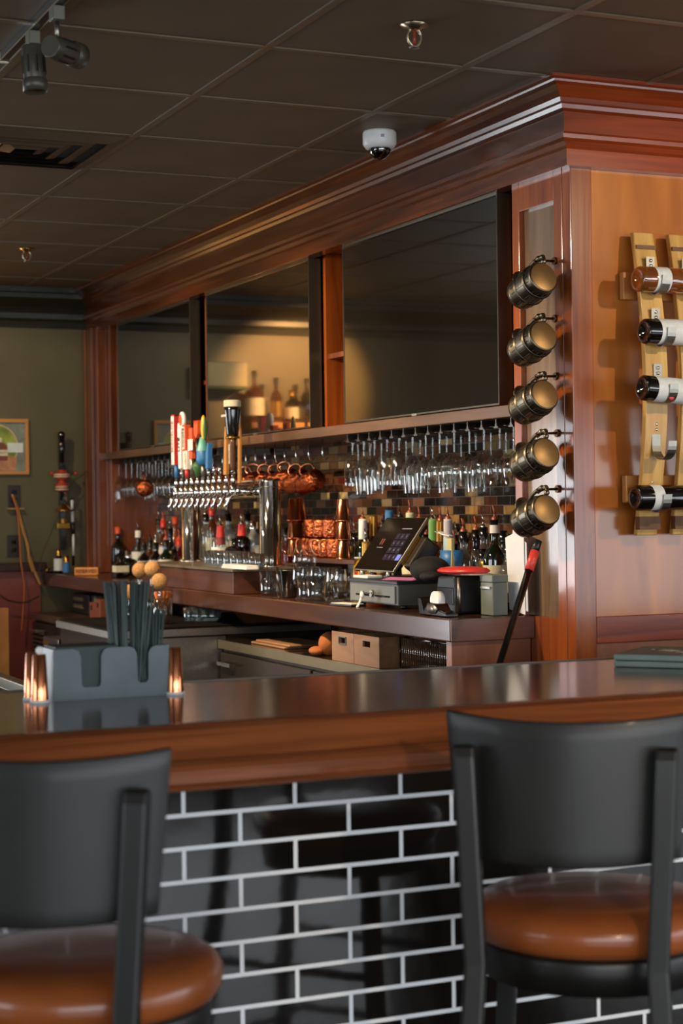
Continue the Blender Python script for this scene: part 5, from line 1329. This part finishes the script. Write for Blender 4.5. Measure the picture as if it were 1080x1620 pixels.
t = thing('orange_cloth', 'crumpled orange cloth beside the left crate', 'cloth', (xo, 2.56, ZK)); m_ = MB(); m_.sphere((0, .04, .045), .05, 16, 10, 0, (.9, .9, .9)); m_.sphere((-.03, .0, .018), .035, 14, 8, 0, (1.2, .9, .5)); m_.build('cloth_fold', pm('cloth_orange', 'a8602c', .8, bump=.8, nscale=14), t)
xo = onk(440, 2.60)
t = thing('serving_board', 'thin round edged brown boards stacked on the cooler', 'board', (xo, 2.66, ZK)); MB().box((-.20, -.10, 0), (.16, .10, .009)).build('board', W_crate, t, .004); MB().box((-.17, -.09, .0095), (.19, .09, .018)).build('board', W_crate, t, .004)

# ---------------------------------------------------------------- ceiling
q = on(600, 208, 2, 2.7595)
t = thing('security_camera', 'white dome security camera on the dark ceiling', 'camera', (q.x, q.y, 2.7595))
MB().lathe([(0, 0), (.054, 0), (.057, -.008), (.057, -.044), (.047, -.058), (0, -.058)], 36).build('housing', M_white, t)
MB().lathe([(.037, -.058), (.038, -.064), (.032, -.080), (.018, -.093), (0, -.098)], 28).build('dome', G_dome, t)
MB().sphere((0, 0, -.066), .020, 16, 10).build('lens_ball', M_blackg, t)
MB().box((-.0, .0, 0), (.0005, .012, .010), 0, frame((.0535, -.0205, -.030), (.934, -.358, 0), (.358, .934, 0))).build('logo_plate', pm('logo_grey', '8c8f96', .5), t)
for i, (px, py) in enumerate(((655, 38), (42, 393))):
    q = on(px, py, 2, 2.7595)
    t = thing('sprinkler_head', 'fire sprinkler head on the ceiling, %s' % ('near one, above the domed camera', 'far one, above the green wall')[i], 'sprinkler', (q.x, q.y, 2.7595), 0, 'fire sprinklers')
    MB().lathe([(0, 0), (.036, 0), (.038, -.004), (.020, -.010), (.018, -.016), (0, -.016)], 24).build('escutcheon', M_brass if i else pm('sprinkler_steel', 'b8a88c', .3, 1), t)
    fr = MB()
    for sg_ in (-1, 1): fr.tube(smooth([(0, sg_*.010, -.014), (0, sg_*.019, -.026), (0, sg_*.017, -.045), (0, sg_*.006, -.058), (0, 0, -.060)], 4), .004, 8)
    fr.build('yoke', pm('sprinkler_steel', 'b8a88c', .3, 1), t)
    MB().cyl((0, 0, -.016), (0, 0, -.056), .0035, 8).build('bulb', pm('bulb_red', '9a3020', .3), t)
    MB().lathe([(0, -.062), (.014, -.060), (.014, -.063), (0, -.065)], 16).build('deflector', M_steel, t)
# air diffuser
t = thing('air_diffuser', 'square dark air diffuser recessed in the ceiling at left', 'air vent', (-6.007, 1.484, 2.7595))
def ringbox(mb, a, b, z0, z1):
    n_ = 4
    v = []
    for r_, z in ((a, z0), (b, z1)):
        v += [(-r_, -r_, z), (r_, -r_, z), (r_, r_, z), (-r_, r_, z)]
    return mb.add(v, [(i, (i+1) % 4, 4+(i+1) % 4, 4+i) for i in range(4)])
MB().box((-.29, -.29, -.002), (.29, .29, .0)).build('backing', pm('vent_back', '2e271e', .6), t)
for i, (a, b) in enumerate(((.292, .235), (.215, .165), (.145, .10), (.08, .04))):
    m_ = MB(); ringbox(m_, a, b, -.006 if i else -.004, -.018-.004*(i == 0)); ringbox(m_, a-.003, b-.003, -.003, -.016); m_.build('louvre', pm('vent_paint', '5c5040', .35), t)
# track
TRY = (on(14, 92, 2, 2.735).y+on(97, 0, 2, 2.735).y)/2
tr = thing('lighting_track', 'dark ceiling lighting track running toward the viewer at upper left', 'track', (0, TRY, 0))
xt = on(10, 97, 2, 2.735).x
MB().box((xt, -.011, 2.735), (3.5, .011, 2.7595)).build('rail', M_black, tr, .001)
MB().box((xt, .011, 2.733), (3.5, .0135, 2.7365)).box((xt, -.0135, 2.733), (3.5, -.011, 2.7365)).build('rail_edge', pm('track_edge', '9a8c70', .3, .6), tr)
MB().box((xt-.012, -.013, 2.731), (xt, .013, 2.7595)).build('end_cap', M_cream, tr)
def head(label, x, d, hang_=.06, y=TRY):
    t = thing('track_spotlight', label, 'spotlight', (x, y, 2.7345), 0, 'track spotlights')
    MB().box((-.022, -.015, -.035), (.022, .015, 0)).build('adapter', pm('adapter_grey', '6c6a60', .4, .4), t, .003)
    MB().cyl((0, 0, -.034), (0, 0, -.045-hang_), .006, 10).build('stem', M_steel, t)
    d = Vector(d).normalized(); o_ = Vector((0, 0, -.045-hang_-.022)); a = o_-d*.030; b = o_+d*.060
    m_ = pm('head_grey', '4a463c', .4, .3)
    MB().cyl(a, b, .029, 28).build('lamp_can', m_, t, .003)
    T_ = Matrix.Translation(b) @ d.to_track_quat('Z', 'Y').to_matrix().to_4x4()
    MB().lathe([(.029, -.004), (.0325, 0), (.0325, .030), (.030, .030), (.028, .004), (0, .002)], 28, 0, True, T_).build('baffle', m_, t)
    m2 = MB()
    for k in range(8): an = 2*PI*k/8; m2.cbox((.0288*math.cos(an), .0288*math.sin(an), -.040), (.005, .005, .045), 0, T_ @ Matrix.Rotation(0, 4, 'Z'))
    m2.build('cooling_slots', M_black, t)
    MB().lathe([(0, .008), (.027, .008), (.026, .003), (0, .003)], 20, 0, True, T_).build('lens', pm('lens_warm', 'ffe0b0', .3, emit='ffd090', es=2.0), t)
    return t
head('spotlight hanging straight down near the end of the ceiling track', at_y(52, TRY, 2.715).x, (.05, .05, -1), .0)
head('spotlight turned sideways with round back showing, on the ceiling track', at_y(90, TRY, 2.715).x, (-.60, .78, -.0), .035)
